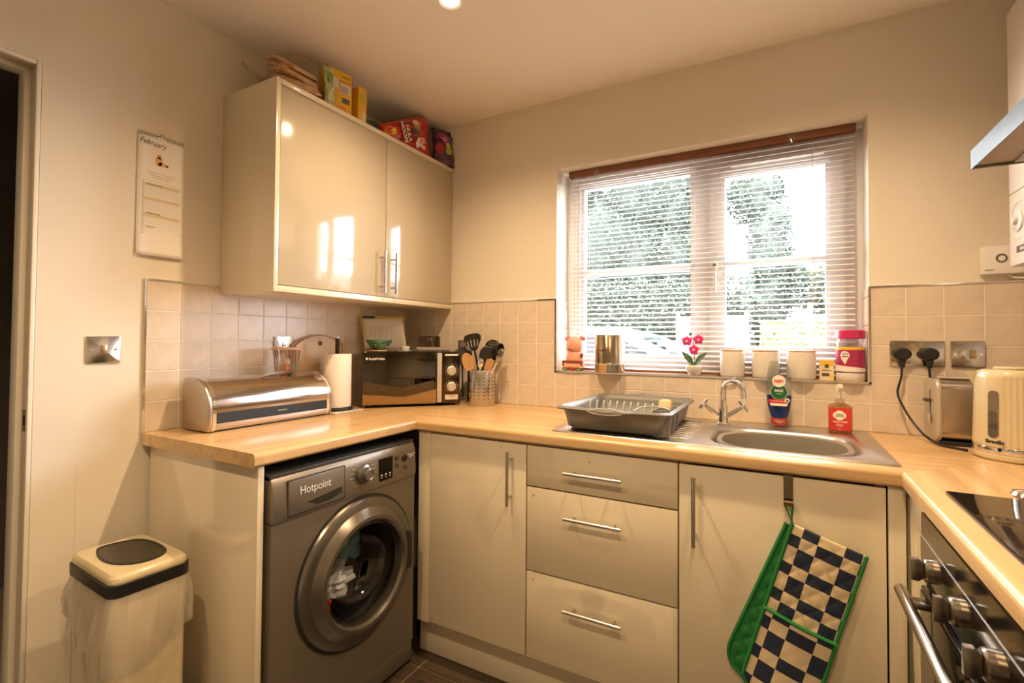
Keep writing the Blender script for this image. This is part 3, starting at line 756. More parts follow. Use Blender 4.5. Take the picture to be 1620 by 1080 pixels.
# programme dial
dl = ob('programme_dial', M().lathe([(0, 0), (.031, 0), (.033, .004), (.031, .014), (.024, .018), (.022, .032), (.017, .034), (.015, .031), (0, .031)], (xf+.004, -.865, .768), 'x'), mat('dial_grey', (.26, .24, .21), .28, .85), cp)
m = M()
for k in range(16):
    t = R(20+k*320/15-70); 
    if abs(math.cos(t)) > .12: m.box(xf+.0065, xf+.0073, -.865+.050*math.cos(t)-.008, -.865+.050*math.cos(t)+.008, .766+.040*math.sin(t)-.0012, .766+.040*math.sin(t)+.0012)
ob('programme_list', m, mat('print_grey', (.36, .34, .31), .6), cp, kind='stuff')
ob('display', M().box(xf+.003, xf+.0078, -.795, -.730, .722, .800, .001), BLACKG, cp)
m = M()
for k in range(3): m.box(xf+.0078, xf+.0083, -.787+k*.020, -.779+k*.020, .733, .735); m.box(xf+.0078, xf+.0083, -.787+k*.020, -.780+k*.020, .740, .746)
ob('display_marks', m, TXT, cp)
for yy, zz, s_ in ((-.708, .787, .008), (-.708, .762, .008), (-.664, .745, .007)): ob('button', M().box(xf+.002, xf+.0095, yy-s_, yy+s_, zz-s_, zz+s_, .002), mat('button_dark', (.05, .048, .045), .4), cp)
ob('start_button', M().lathe([(0, 0), (.013, 0), (.013, .004), (.009, .005), (.009, .003), (0, .003)], (xf+.004, -.668, .779), 'x', 24), BLACK, cp)
text('ANTISTAIN\nQUICK', .0075, (xf+.0065, -.632, .783), '+x', TXT, cp)
# door
dx = xf
dr = ob('door_ring', M().lathe([(.232, -.004), (.236, .004), (.232, .012), (.222, .018), (.205, .022), (.190, .036), (.180, .044), (.168, .044), (.160, .036), (.158, .006), (.165, -.004)], (dx, cyd, czd), 'x', 80), WMD, wm, label='round graphite porthole door rim', ang=28)
ob('door_groove', M().lathe([(.240, -.002), (.244, .0015), (.240, .002), (.236, .0018)], (dx, cyd, czd), 'x', 64), GR, wm)
m = M(); m.lathe([(.1, 0), (.1, 0)], n=3); m = M()
a0, a1 = -24, 24; pts = [(cyd+.172*math.cos(R(a0+(a1-a0)*k/10)), czd+.172*math.sin(R(a0+(a1-a0)*k/10))) for k in range(11)]+[(cyd+.236*math.cos(R(a1-(a1-a0)*k/10)), czd+.236*math.sin(R(a1-(a1-a0)*k/10))) for k in range(11)]
m.prism(pts, 'x', dx+.024, dx+.0262); 
PGL = bpy.data.materials.new('porthole_glass'); PGL = clear('porthole_glass', (.86, .85, .82), .07)
ob('door_glass', M().lathe([(.160, .030), (.152, .034), (.146, .016), (.135, -.02), (.11, -.055), (.07, -.075), (0, -.082)], (dx, cyd, czd), 'x', 64), PGL, dr)
ob('handle_recess', M().rbox(dx+.016, dx+.040, cyd+.176, cyd+.207, czd-.066, czd+.066, .010, 'x'), BLACK, dr)
DRM = mat('drum_steel', (.10, .10, .10), .35, .9, bump=.3, bs=90)
ob('door_seal', M().lathe([(.205, -.02), (.17, -.045), (.165, -.075), (.19, -.09)], (dx, cyd, czd), 'x', 48), BLACK, wm)
ob('drum', M().lathe([(.19, -.09), (.225, -.11), (.225, -.40), (0, -.42)], (dx, cyd, czd), 'x', 48), DRM, wm)
def cloth_lump(c, r, ma, name, label, seed):
    random.seed(seed); m = M(); bmesh.ops.create_icosphere(m.b, subdivisions=4, radius=1)
    ph = [random.uniform(0, 6) for _ in range(6)]
    for v in m.b.verts:
        p = v.co.copy(); d = .18*math.sin(5*p.x+ph[0]+2*p.z)+.14*math.sin(7*p.y+ph[1]+3*p.x)+.10*math.sin(11*p.z+ph[2])+.06*math.sin(17*p.x+13*p.y+ph[3])
        v.co = Vector((c[0]+p.x*r[0]*(1+d), c[1]+p.y*r[1]*(1+d), c[2]+p.z*r[2]*(1+d)))
    return tag(ob(name, m, ma, loc=(c[0], c[1], c[2]-r[2])), label, 'laundry', 'laundry in the washing machine')
cloth_lump((.485, -.885, .395), (.05, .075, .045), mat('cloth_grey', (.70, .76, .86), .9), 'garment', 'pale grey crumpled garment low in the washing machine drum', 1)
cloth_lump((.490, -.955, .340), (.035, .04, .045), mat('cloth_red', (.75, .04, .05), .9), 'garment', 'red crumpled garment at the bottom of the drum', 2)
cloth_lump((.44, -.79, .50), (.05, .055, .08), mat('cloth_teal', (.16, .42, .50), .9), 'garment', 'teal garment high on the right inside the drum', 3)
cloth_lump((.38, -.99, .44), (.05, .05, .09), mat('cloth_brown', (.40, .26, .16), .9), 'garment', 'brown garment on the left inside the drum', 4)

# ------------------------------------------------------------------ oven and hob
ov = thing('oven', 'built-in stainless steel oven with rotary knobs and long bar handle', 'oven', (2.4, -1.07, .15))
OY0, OY1 = -1.366, -.772
ob('casing', M().box(RXF+.02, 2.66, OY0+.01, OY1-.005, .155, .860), mat('oven_dark', (.03, .03, .03), .5), ov)
m = M(); m.prism([(RXF-.010, .750), (RXF-.012, .753), (RXF-.012, .8215), (RXF-.0110, .8225), (RXF-.0105, .868), (RXF+.02, .868), (RXF+.02, .750)], 'y', OY0, OY1, .0006)
fa = ob('fascia', m, mat('fascia_steel', (.17, .15, .125), .09, 1), ov, ang=20)
ob('fascia_edge', M().tube([(RXF-.0118, OY0+.001, .8220), (RXF-.0118, OY1-.001, .8220)], .0006, 6), SATIN, fa)
ob('vent_gap', M().box(RXF-.004, RXF+.018, OY0+.004, OY1-.004, .722, .7495), DARK, ov)
od = ob('oven_door', M().box(RXF-.012, RXF+.018, OY0, OY1, .160, .720, .002), mat('oven_door_steel', (.10, .08, .06), .2, 1), ov)
ob('door_glass', M().box(RXF-.0145, RXF-.0122, OY0+.004, OY1-.004, .17, .712, .001), BLACKG, od)
KM = mat('knob_steel', (.32, .28, .23), .28, 1)
for yy in (-.852, -1.008, -1.155, -1.29):
    kb = ob('knob', M().lathe([(0, 0), (.022, 0), (.022, -.009), (.0195, -.012), (0, -.012)], (RXF-.012, yy, .779), 'x', 32), KM, fa)
    m = M(); m.prism([(RXF-.044, .759), (RXF-.044, .799), (RXF-.033, .800), (RXF-.0245, .793), (RXF-.0245, .765), (RXF-.033, .758)], 'y', yy-.0065, yy+.0065, .0015)
    ob('knob_grip', m, KM, kb)
m = M(); m.tube([(2.050, -.828, .725), (2.050, -1.345, .725)], .0105, 20)
hb = ob('handle', m, mat('handle_steel', (.50, .44, .36), .22, 1), od, label='long round steel bar handle')
for yy in (-.852, -1.31): ob('handle_bracket', M().box(2.056, RXF-.011, yy-.015, yy+.015, .708, .7195, .002), KM, hb)
hob = thing('hob', 'black ceramic glass hob set in the right worktop', 'hob', (2.4, -1.05, WTZ))
ob('hob_glass', M().rbox(2.137, 2.64, -1.335, -.760, WTZ+.0005, WTZ+.0065, .004, 'z', bev=.001), BLACKG, hob)
m = M()
for (x, y, r) in ((2.30, -.93, .085), (2.50, -.91, .075), (2.29, -1.18, .075), (2.50, -1.18, .10)):
    m.tube([(x+r*math.cos(2*PI*k/48), y+r*math.sin(2*PI*k/48), WTZ+.0066) for k in range(48)], .0009, 4, closed=True)
ob('cooking_zone_ring', m, mat('ring_print', (.32, .29, .25), .5), hob)
tag(ob('lid', M().lathe([(0, .001), (.030, .001), (.034, .004), (.030, .010), (.012, .014), (.006, .018), (.010, .024), (.006, .030), (0, .031)], (2.285, -.71, WTZ)), CHROME, loc=(2.285, -.71, WTZ+.001)), 'small round stainless steel lid lying beside the hob', 'lid')

# ------------------------------------------------------------------ cooker hood and boiler
hd = thing('cooker_hood', 'stainless steel cooker hood jutting out at the right edge', 'hood', (2.45, -1.05, 1.578))
HDM = mat('hood_steel', (.46, .50, .52), .3, 1, var=.05, vs=5)
m = M(); m.prism([(-1.36, 1.581), (-.712, 1.581), (-.712, 1.620), (-1.36, 1.620)], 'x', 2.197, 2.201); m.box(2.2015, RX-.003, -.7125, -.711, 1.581, 1.620)
m2 = M(); m2.b.free(); m2 = M()
vs = [(2.197, -1.36), (2.197, -.711), (RX-.003, -.711), (RX-.003, -1.36)]; vt = [(2.46, -1.15), (2.46, -.92), (RX-.003, -.92), (RX-.003, -1.15)]
bridge_loops(m2, [loopz(vs, 1.581), loopz(vs, 1.620), loopz(vt, 1.76), loopz([(2.46, -1.15), (2.46, -.92), (RX-.003, -.92), (RX-.003, -1.15)], H-.003)])
bmesh.ops.recalc_face_normals(m2.b, faces=m2.b.faces[:]); m.b.free()
ob('canopy', m2, HDM, hd)
UND = mat('hood_filter', (.42, .36, .30), .4, .8)
m = M(); m.box(2.203, RX-.006, -1.354, -.717, 1.586, 1.596); und = ob('underside', m, UND, hd)
for i in range(2): ob('grease_filter', M().box(2.26, 2.66, -1.33+.31*i, -1.035+.31*i, 1.580, 1.5855, .001), UND, und)
bo = thing('boiler', 'white wall-hung gas boiler with round dial behind the cooker hood', 'boiler', (2.58, -.40, 1.434))
BW = mat('boiler_white', (.84, .80, .74), .3, coat=.5)
BX, BY = 2.42, -.185
ob('casing', M().box(BX, RX-.003, BY-.44, BY, 1.640, 2.165, .004), BW, bo)
pn = ob('control_panel', M().box(BX, RX-.003, BY-.44, BY, 1.434, 1.6375, .004), BW, bo)
DG = mat('dial_pale_grey', (.60, .57, .53), .4)
fr = ob('dial_surround', M().ring(rrect(BY-.128, BY-.022, 1.505, 1.605, .03), rrect(BY-.126, BY-.024, 1.507, 1.603, .029), 'x', BX-.0012, BX+.001), DG, pn)
ob('dial', M().lathe([(0, 0), (.030, 0), (.030, -.004), (.026, -.006), (.012, -.006), (.010, -.014), (0, -.014)], (BX, BY-.062, 1.555), 'x', 28), DG, pn)
ob('badge', M().box(BX-.002, BX, BY-.125, BY-.052, 1.466, 1.484), mat('badge_dark', (.08, .03, .03), .4), pn)
text('ideal', .016, (BX-.0022, BY-.088, 1.475), '-x', TXT, pn)
th = thing('heating_controller', 'white heating programmer box with two round buttons on the back wall', 'controller', (2.48, -.012, 1.434))
ob('housing', M().box(2.404, 2.556, -.026, -.001, 1.434, 1.522, .004), WHITEP, th)
for x in (2.451, 2.500): ob('round_button', M().lathe([(.0135, 0), (.0135, -.002), (.0095, -.002), (.0095, 0)], (x, -.026, 1.483), 'y', 28), mat('ring_grey', (.10, .10, .10), .5), th)
text('drayton', .007, (2.422, -.0264, 1.447), '-y', TXK, th)
ob('cable', M().tube([(2.47, -.012, 1.433), (2.478, -.012, 1.424), (2.50, -.012, 1.420), (2.60, -.012, 1.418), (2.70, -.012, 1.42)], .0035, 8), WHITEP, th)

# ------------------------------------------------------------------ sockets and switches
def plate(name, label, cat, c, w, h, face, parts):
    t = thing(name, label, cat, c); m = M(); f = -.0063 if face == '-y' else 0.0
    if face == '-y': m.rbox(c[0]-w/2, c[0]+w/2, c[1]-.005, c[1], c[2]-h/2, c[2]+h/2, .004, 'y', 4, .0015)
    else: m.rbox(c[0], c[0]+.005, c[1]-w/2, c[1]+w/2, c[2]-h/2, c[2]+h/2, .004, 'x', 4, .0015)
    ob('plate', m, PLATE, t)
    def box(a, b, s1, s2, d0, d1, nm, ma, bev=.001):
        if face == '-y': ob(nm, M().box(c[0]+a-s1, c[0]+a+s1, c[1]-d1, c[1]-d0, c[2]+b-s2, c[2]+b+s2, bev), ma, t)
        else: ob(nm, M().box(c[0]+d0, c[0]+d1, c[1]+a-s1, c[1]+a+s1, c[2]+b-s2, c[2]+b+s2, bev), ma, t)
    def screw(a, b):
        if face == '-y': ob('screw', M().cyl((c[0]+a, c[1]-.006, c[2]+b), .0038, .0015, 'y', n=14), CHROME, t)
        else: ob('screw', M().cyl((c[0]+.0048, c[1]+a, c[2]+b), .0038, .0012, 'x', n=14), CHROME, t)
    for p in parts:
        if p[0] == 'screw': screw(*p[1:])
        else: box(*p[1:])
    return t
ROCK = mat('rocker_gold', (.55, .42, .25), .3, 1); ROCKW = mat('rocker_chrome', (.7, .68, .64), .2, 1)
YT = -.0068
plate('light_switch', 'single steel light switch on the left wall beside the doorway', 'switch', (.0005, -1.341, 1.180), .084, .084, '+x', [('b', 0, .002, .008, .013, .004, .008, 'rocker', ROCK), ('screw', -.030, 0), ('screw', .030, 0)])
s1 = plate('double_socket', 'double steel socket with two black plugs right of the window', 'socket', (2.242, YT, 1.181), .146, .086, '-y', [('b', -.011, .024, .006, .010, .004, .008, 'rocker', ROCK), ('b', .011, .024, .006, .010, .004, .008, 'rocker', ROCK), ('screw', -.060, 0), ('screw', .060, 0)])
plate('cooker_switch', 'square steel switch plate between the double socket and the boiler', 'switch', (2.372, YT, 1.181), .086, .086, '-y', [('b', -.014, .0, .009, .014, .004, .008, 'rocker', ROCKW), ('b', .012, .0, .009, .014, .004, .0065, 'rocker', ROCK), ('screw', -.032, 0), ('screw', .032, 0)])
plate('wall_socket', 'steel socket plate on the back wall above the microwave', 'socket', (.172, YT, 1.196), .146, .086, '-y', [('b', -.011, .024, .006, .010, .004, .008, 'rocker', ROCKW), ('b', .011, .024, .006, .010, .004, .008, 'rocker', ROCKW), ('screw', -.062, 0), ('screw', .062, 0)])
plate('wall_socket', 'steel socket plate on the left wall behind the clear tub', 'socket', (.0068, -.745, 1.185), .086, .086, '+x', [('b', 0, .01, .008, .010, .004, .008, 'rocker', ROCKW), ('screw', -.032, 0), ('screw', .032, 0)])
plate('wall_socket', 'steel socket plate partly hidden behind the cooking utensils', 'socket', (.405, YT, 1.175), .086, .086, '-y', [('b', .01, .024, .006, .010, .004, .008, 'rocker', ROCKW), ('screw', .034, 0)])
def plug(label, x, z, path, dz=0):
    t = thing('power_plug', label, 'plug', (x, YT-.006, z)); m = M()
    m.lathe([(0, -.026), (.018, -.026), (.024, -.020), (.0255, -.004), (.0245, 0), (0, 0)], (x, YT-.0055, z), 'y', 28, 1.05, .86)
    m.prism([(x-.013, z-.008), (x+.013, z-.008), (x+.006, z-.046), (x-.006, z-.046)], 'y', YT-.026, YT-.010, .003)
    ob('plug_body', m, BLACK, t)
    ob('power_cord', M().tube(smooth_path([(x, YT-.018, z-.044)]+path), .0035, 8), BLACK, t)
def smooth_path(P_, n=8):
    P_ = [Vector(p) for p in P_]; out = []
    for i in range(len(P_)-1):
        p0, p1, p2, p3 = P_[max(i-1, 0)], P_[i], P_[i+1], P_[min(i+2, len(P_)-1)]
        for k in range(n):
            t = k/n; out.append(.5*((2*p1)+(-p0+p2)*t+(2*p0-5*p1+4*p2-p3)*t*t+(-p0+3*p1-3*p2+p3)*t**3))
    return out+[P_[-1]]
plug('black plug with a hanging cord in the left half of the double socket', 2.200, 1.180, [(2.196, -.030, 1.10), (2.186, -.034, 1.055), (2.192, -.045, 1.02), (2.215, -.075, .965), (2.240, -.125, .925), (2.262, -.185, .9125), (2.288, -.216, .9125), (2.309, -.237, .9125)])
plug('black plug in the right half of the double socket above the toaster', 2.272, 1.180, [(2.272, -.027, 1.115), (2.276, -.022, 1.08), (2.282, -.020, .99), (2.282, -.020, .93)])
plug('black plug on the back wall behind the black slotted turner', .405, 1.155, [(.404, -.03, 1.08), (.406, -.030, 1.02), (.408, -.028, .93)])

# ------------------------------------------------------------------ toaster and kettle
to = thing('toaster', 'cream and stainless steel toaster behind the kettle', 'toaster', (2.37, -.095, WTZ))
TX0, TX1, TY0, TY1 = 2.257, 2.500, -.168, -.030
m = M(); m.prism([(a, b) for a, b in rrect(TY0, TY1, .922, 1.103, .030, 6)], 'x', TX0+.012, TX1-.012); ob('metal_shell', m, mat('toaster_steel', (.50, .44, .38), .22, 1, var=.05, vs=4, bump=.05, bs=60, stretch=(60, 1, 60)), to)
for x0, x1 in ((TX0, TX0+.0125), (TX1-.0125, TX1)):
    ec = ob('end_cap', M().rbox(x0, x1, TY0-.004, TY1+.003, .916, 1.106, .030, 'x', 6, .004), mat('toaster_cream', (.52, .47, .40), .3, .3, coat=.4), to)
    if x0 == TX0: cap = ec
ob('base', M().box(TX0+.008, TX1-.008, TY0+.006, TY1-.006, WTZ+.0005, .921, .002), BLACK, to)
ob('slot', M().box(TX0+.03, TX1-.03, -.130, -.108, 1.1025, 1.1045), DARK, to); ob('slot', M().box(TX0+.03, TX1-.03, -.088, -.066, 1.1025, 1.1045), DARK, to)
ob('lever_track', M().box(TX0-.0012, TX0, -.101, -.097, .965, 1.070), DARK, cap)
ob('lever', M().box(TX0-.016, TX0-.001, -.116, -.082, 1.033, 1.042, .002), mat('lever_dark', (.10, .095, .09), .3, .6), cap)
ob('browning_dial', M().box(TX0-.008, TX0-.001, -.112, -.086, .965, 1.000, .003), CHROME, cap)
kt = thing('kettle', 'cream ribbed kettle with water window and chrome band', 'kettle', (2.395, -.282, WTZ))
kx, ky = 2.395, -.282
vd = math.atan2(-2.027-ky, 1.843-kx)   # towards the open room
def ribs(t, h):
    d = (t-vd+PI) % (2*PI)-PI
    f = 1.0
    if .02 < d < 2.2 or d < -1.9: f += .0
    if d > -.27: f += -.028*abs(math.sin((d+.27)*21)) if .945 < h+WTZ < 1.128 else 0
    return f
ob('base', M().lathe([(0, .001), (.082, .001), (.086, .006), (.0865, .016), (.084, .0185), (0, .0185)], (kx, ky, WTZ), n=64), CREAMP, kt)
ob('chrome_band', M().lathe([(.0855, .0190), (.0860, .021), (.0857, .034), (.0850, .0355), (0, .0355)], (kx, ky, WTZ), n=64), CHROME, kt)
prof = [(.0845, .036), (.0855, .040), (.0850, .05), (.0835, .10), (.0815, .16), (.080, .205), (.0785, .222), (.073, .233), (.062, .238), (0, .239)]
full = []
for (a, b) in zip(prof[:-1], prof[1:]):
    for k in range(3): full.append((a[0]+(b[0]-a[0])*k/3, a[1]+(b[1]-a[1])*k/3))
ob('body', M().lathe(full+[prof[-1]], (kx, ky, WTZ), n=240, rf=lambda t, h: ribs(-t if False else t, h)), CREAMP, kt, ang=60)
ob('lid', M().lathe([(0, .2385), (.040, .2385), (.042, .242), (.038, .246), (0, .2475)], (kx, ky, WTZ), n=48), CREAMP, kt)
def onk(da, z, r): return Vector((kx+r*math.cos(vd+da), ky+r*math.sin(vd+da), z))
# spout on the left
sa = vd-1.42; sd = Vector((math.cos(sa), math.sin(sa), 0)); st = Vector((-sd.y, sd.x, 0)); c0 = Vector((kx, ky, 0))
m = M(); P0 = [c0+sd*.066+st*.026+Vector((0, 0, 1.135)), c0+sd*.066-st*.026+Vector((0, 0, 1.135)), c0+sd*.104+Vector((0, 0, 1.137)), c0+sd*.076+Vector((0, 0, 1.088))]
v_ = [m.b.verts.new(p) for p in P0]
for f in ((0, 1, 2), (0, 2, 3), (1, 3, 2), (0, 3, 1)): m.b.faces.new([v_[i] for i in f])
bmesh.ops.recalc_face_normals(m.b, faces=m.b.faces[:]); bmesh.ops.bevel(m.b, geom=m.b.edges[:], offset=.003, segments=2, affect='EDGES'); ob('spout', m, CREAMP, kt)
# water window
da = -.50; nrm = Vector((math.cos(vd+da), math.sin(vd+da), 0)); tg = Vector((-nrm.y, nrm.x, 0))
def onface(pts, z0, off0, off1, name, ma, parent):
    m = M(); lo = []; hi = []
    for a, b in pts:
        rr = .0848-(z0+b-.948)*.026
        c_ = Vector((kx, ky, 0))
        ang_ = a/.083; d_ = Vector((math.cos(vd+da+ang_), math.sin(vd+da+ang_), 0))
        lo.append(m.b.verts.new(c_+d_*(rr+off0)+Vector((0, 0, z0+b)))); hi.append(m.b.verts.new(c_+d_*(rr+off1)+Vector((0, 0, z0+b))))
    n = len(pts)
    for i in range(n): m.b.faces.new((lo[i], lo[(i+1) % n], hi[(i+1) % n], hi[i]))
    m.b.faces.new(hi); m.b.faces.new(lo[::-1]); bmesh.ops.recalc_face_normals(m.b, faces=m.b.faces[:]); return ob(name, m, ma, parent)
wn_ = onface(rrect(-.0115, .0115, -.062, .062, .0112, 6), 1.030, -.0015, .0022, 'water_window', mat('window_grey', (.16, .13, .10), .12, coat=1), kt)
onface(rrect(-.009, .009, -.060, .008, .0088, 6), 1.030, .0022, .0028, 'water', mat('water_dark', (.075, .065, .055), .12, coat=1), wn_)
bt = Vector((kx, ky, .958))+nrm*.0860
text('Breville', .0135, bt+tg*.004, (tg, (0, 0, 1)), TXK, kt, bold=.0004)
hdir = -sd
m = M(); m.tube(smooth_path([c0+hdir*.070+Vector((0, 0, 1.125)), c0+hdir*.115+Vector((0, 0, 1.125)), c0+hdir*.125+Vector((0, 0, 1.06)), c0+hdir*.115+Vector((0, 0, .985)), c0+hdir*.078+Vector((0, 0, .970))]), .011, 12)
ob('handle', m, CREAMP, kt)

# ------------------------------------------------------------------ calendar
ca = thing('calendar', 'white February wall calendar hanging on the left wall', 'calendar', (.004, -1.197, 1.487))
m = M(); m.grid(lambda u, v: (.003+.012*max(0, .35-v)**2*4+.0015*math.sin(3*u), -1.266+.136*u, 1.487+.402*v), 8, 24)
pg = ob('page', m, PAPER, ca, solid=.0012)
m = M()
for k in range(22):
    if 9 <= k <= 12: continue
    yy = -1.262+k*.0061; m.tube([(.0035, yy, 1.880), (.008, yy, 1.888), (.003, yy, 1.894)], .0008, 5)
ob('wire_binding', m, mat('wire_dark', (.10, .09, .08), .4, .6), ca, kind='stuff')
ob('hanger', M().tube([(.005, -1.212, 1.888), (.005, -1.204, 1.893), (.006, -1.198, 1.901), (.005, -1.192, 1.893), (.005, -1.184, 1.888)], .001, 6), mat('wire_dark', (0, 0, 0)), ca)
text('February', .026, (.0050, -1.224, 1.862), '+x', mat('ink', (.10, .09, .08), .8), ca, rot=-.05, font_shear=.3, sx=.8)
INKP = mat('ink_pale', (.50, .42, .34), .8); OCH = mat('ink_ochre', (.70, .58, .38), .8)
m = M()
for k in range(3): m.box(.0052, .0056, -1.238+k*.006, -1.158-k*.006, 1.763-k*.008, 1.7645-k*.008)
ob('verse', m, INKP, pg, kind='stuff')
m = M()
for k in range(28): m.box(.0050, .0056, -1.244, -1.142, 1.735-k*.0078, 1.7355-k*.0078)
for k in range(28): m.box(.0050, .0057, -1.252, -1.246, 1.731-k*.0078, 1.734-k*.0078)
ob('day_lines', m, INKP, pg, kind='stuff')
for z in (1.724, 1.677, 1.622, 1.569): ob('week_band', M().box(.0049, .0053, -1.244, -1.142, z-.006, z+.004), OCH, pg)
INKG = mat('ink_green', (.12, .25, .12), .8)
for z, L_ in ((1.724, .045), (1.628, .040), (1.583, .026)): ob('note', M().box(.0054, .0060, -1.240, -1.240+L_, z-.001, z+.001), INKG, pg)
m = M()
for (y, z, a, b) in ((-1.207, 1.806, .010, .016), (-1.205, 1.822, .007, .008), (-1.197, 1.798, .012, .007)): m.prism(circ(y, z, a, 16, b), 'x', .0052, .0056)
ob('sketch', m, mat('ink_orange', (.72, .42, .16), .8), pg)
ob('sketch_dark', M().prism(circ(-1.183, 1.797, .005, 10, .004), 'x', .0052, .0056), mat('ink', (0, 0, 0)), pg)

# ------------------------------------------------------------------ bread bin
bb = thing('bread_bin', 'stainless steel roll-top bread bin with a black handle strip', 'bread bin', (.11, -.905, WTZ), R(-1.0))
prof = [(.050, .914), (.050, 1.062), (.056, 1.076), (.068, 1.083), (.100, 1.083)]
for k in range(1, 15):
    t = R(90-k*6.2); prof.append((.108+.098*math.cos(t)-0, .985+.098*math.sin(t)))
prof += [(.207, .940), (.202, .922), (.196, .914)]
BY0, BY1 = -1.142, -.664
prof = [(a, z) for a, z in prof]
ob('shell', M().prism(prof, 'y', BY0+.012, BY1-.012), STEELY, bb, ang=20)
grow = [((a-.11)*1.022+.11, (z-1.0)*1.022+1.0) for a, z in prof]
for a, b in ((BY0, BY0+.012), (BY1-.012, BY1)):
    ep = ob('end_panel', M().prism(grow, 'y', a, b, .003), mat('end_steel', (.50, .44, .38), .30, 1, var=.04, vs=3, bump=.08, bs=60, stretch=(60, 60, 1)), bb, ang=30)
mid = [((a-.11)*1.018+.11, (z-1.0)*1.018+1.0) for a, z in prof]
for a, b in ((BY0+.0125, BY0+.024), (BY1-.024, BY1-.0125)): ob('roll_edge', M().prism(mid, 'y', a, b), CHROME, bb, ang=20)
m = M(); m.prism([(.2005, .935), (.2105, .938), (.2075, .972), (.1985, .972)], 'y', BY0+.026, BY1-.026); ob('handle_strip', m, BLACK, bb)
text('BRABANTIA', .0065, (.2110, -.885, .955), ((0, 1, 0), (-.10, 0, 1)), mat('print_grey2', (.5, .5, .5), .5), bb)
ob('base', M().box(.054, .192, BY0+.012, BY1-.012, WTZ+.0008, .914), BLACK, bb)

# ------------------------------------------------------------------ tub of sweets on the bread bin
tb = thing('clear_tub', 'clear ribbed plastic tub of sweets standing on the bread bin', 'tub', (.108, -.800, 1.088))
tcx, tcy = .108, -.800
m = M(); m.lathe([(.040, 0), (.050, .085), (.056, .088), (.056, .094), (.049, .092), (.0385, .003), (0, .003)], (tcx, tcy, 1.0885), n=72, rf=lambda t, h: 1+(.02*math.cos(t*36) if .004 < h < .085 else 0))
ob('cup', m, clear('tub_plastic', (.95, .92, .90), .05, .08), tb, ang=60)
ob('rim', M().lathe([(.0495, .087), (.0565, .087), (.0568, .0945), (.0555, .0955), (.0495, .093)], (tcx, tcy, 1.0885), n=48), mat('rim_orange', (.60, .38, .26), .35, coat=.3), tb)
m = M()
for k in range(22):
    a = 2*PI*k/22; m.tube([(tcx+.0405*math.cos(a), tcy+.0405*math.sin(a), 1.091), (tcx+.0495*math.cos(a), tcy+.0495*math.sin(a), 1.172)], .0011, 5)
ob('ribs', m, mat('rib_brown', (.42, .32, .28), .3), tb, kind='stuff')
random.seed(9)
SW = [('sweet', (.12, .30, .06)), ('sweet', (.80, .62, .42)), ('sweet', (.62, .18, .08)), ('sweet', (.45, .08, .22)), ('sweet', (.78, .70, .62))]
for k in range(5):
    a = k*2.5+.6; r = .018 if k < 4 else .0; cpos = (tcx+r*math.cos(a), tcy+r*math.sin(a), 1.106 if k < 4 else 1.123)
    o = ob('sweet', M().sph((0, 0, 0), (.018, .014, .0125), 14, 9), mat('sweet_%s' % 'abcde'[k], SW[k][1], .3, coat=.5), world=False); o.location = cpos; o.rotation_euler = (.4*k, .3*k, k)
    tag(o, '%s wrapped sweet inside the clear ribbed tub' % ['green', 'cream', 'orange', 'purple', 'pale'][k], 'sweet')

# ------------------------------------------------------------------ chopping boards
def cboard(label, y0, y1, ztop, x_foot, x_top, th, hole=None, cut=0):
    t = thing('chopping_board', label, 'chopping board', (x_foot, (y0+y1)/2, WTZ)); hgt = ztop-WTZ; w = y1-y0
    pts = [(-w/2, 0), (w/2, 0), (w/2, hgt-.045)]
    for k in range(1, 14): tt = k/14; pts.append((w/2-w*tt, hgt-.045+.045*math.sin(PI*tt)**.8))
    pts.append((-w/2, hgt-.045))
    m = M()
    if hole:
        n = 28; hc = circ(hole[0], hole[1], .011, n)
        m.prism(pts, 'x', 0, th, .002)
        ho = M(); ho.prism(hc, 'x', -.0, th+.0006)
    else: m.prism(pts, 'x', 0, th, .002)
    tilt = math.atan2(x_foot-x_top, hgt); mt = Matrix.Translation((x_foot, (y0+y1)/2, WTZ+.001)) @ Matrix.Rotation(-tilt, 4, 'Y')
    m.b.transform(mt); ob('board', m, BOARDW if hole else mat('board_dark', (.42, .25, .12), .5, var=.15, vs=10, stretch=(20, 20, 1)), t)
    if hole: ho.b.transform(mt); ob('hanging_hole', ho, mat('hole_dark', (.16, .09, .04), .9), t, label='dark round hanging hole')
cboard('dark wooden chopping board leaning on the tiles at the back', -.715, -.450, 1.238, .022, .006, .011)
cboard('pale worn wooden chopping board with a round hole, in front of the darker one', -.705, -.468, 1.232, .0345, .0185, .0115, (.002, .290))

# ------------------------------------------------------------------ kitchen roll
kr = thing('kitchen_roll_holder', 'black upright kitchen roll holder on a pale coaster', 'holder', (.147, -.589, WTZ+.008))
kx2, ky2 = .147, -.589
tag(ob('coaster', M().rbox(kx2-.075, kx2+.080, ky2-.075, ky2+.085, WTZ+.0006, WTZ+.007, .012, 'z', bev=.001), CERAM, loc=(kx2, ky2, WTZ)), 'pale square coaster under the kitchen roll holder', 'coaster')
ob('base', M().lathe([(0, 0), (.066, 0), (.068, .003), (.066, .010), (.060, .013), (0, .013)], (kx2, ky2, WTZ+.0075)), BLACK, kr)
ob('pole', M().lathe([(.0085, 0), (.0085, .290), (.009, .291), (.009, .297), (0, .298)], (kx2, ky2, WTZ+.020)), BLACK, kr)
ob('pole_cap', M().lathe([(.0095, 0), (.0095, .005), (0, .0065)], (kx2, ky2, 1.222)), CHROME, kr)
ro = thing('kitchen_roll', 'white kitchen roll on the black holder beside the bread bin', 'kitchen roll', (kx2, ky2, WTZ+.022))
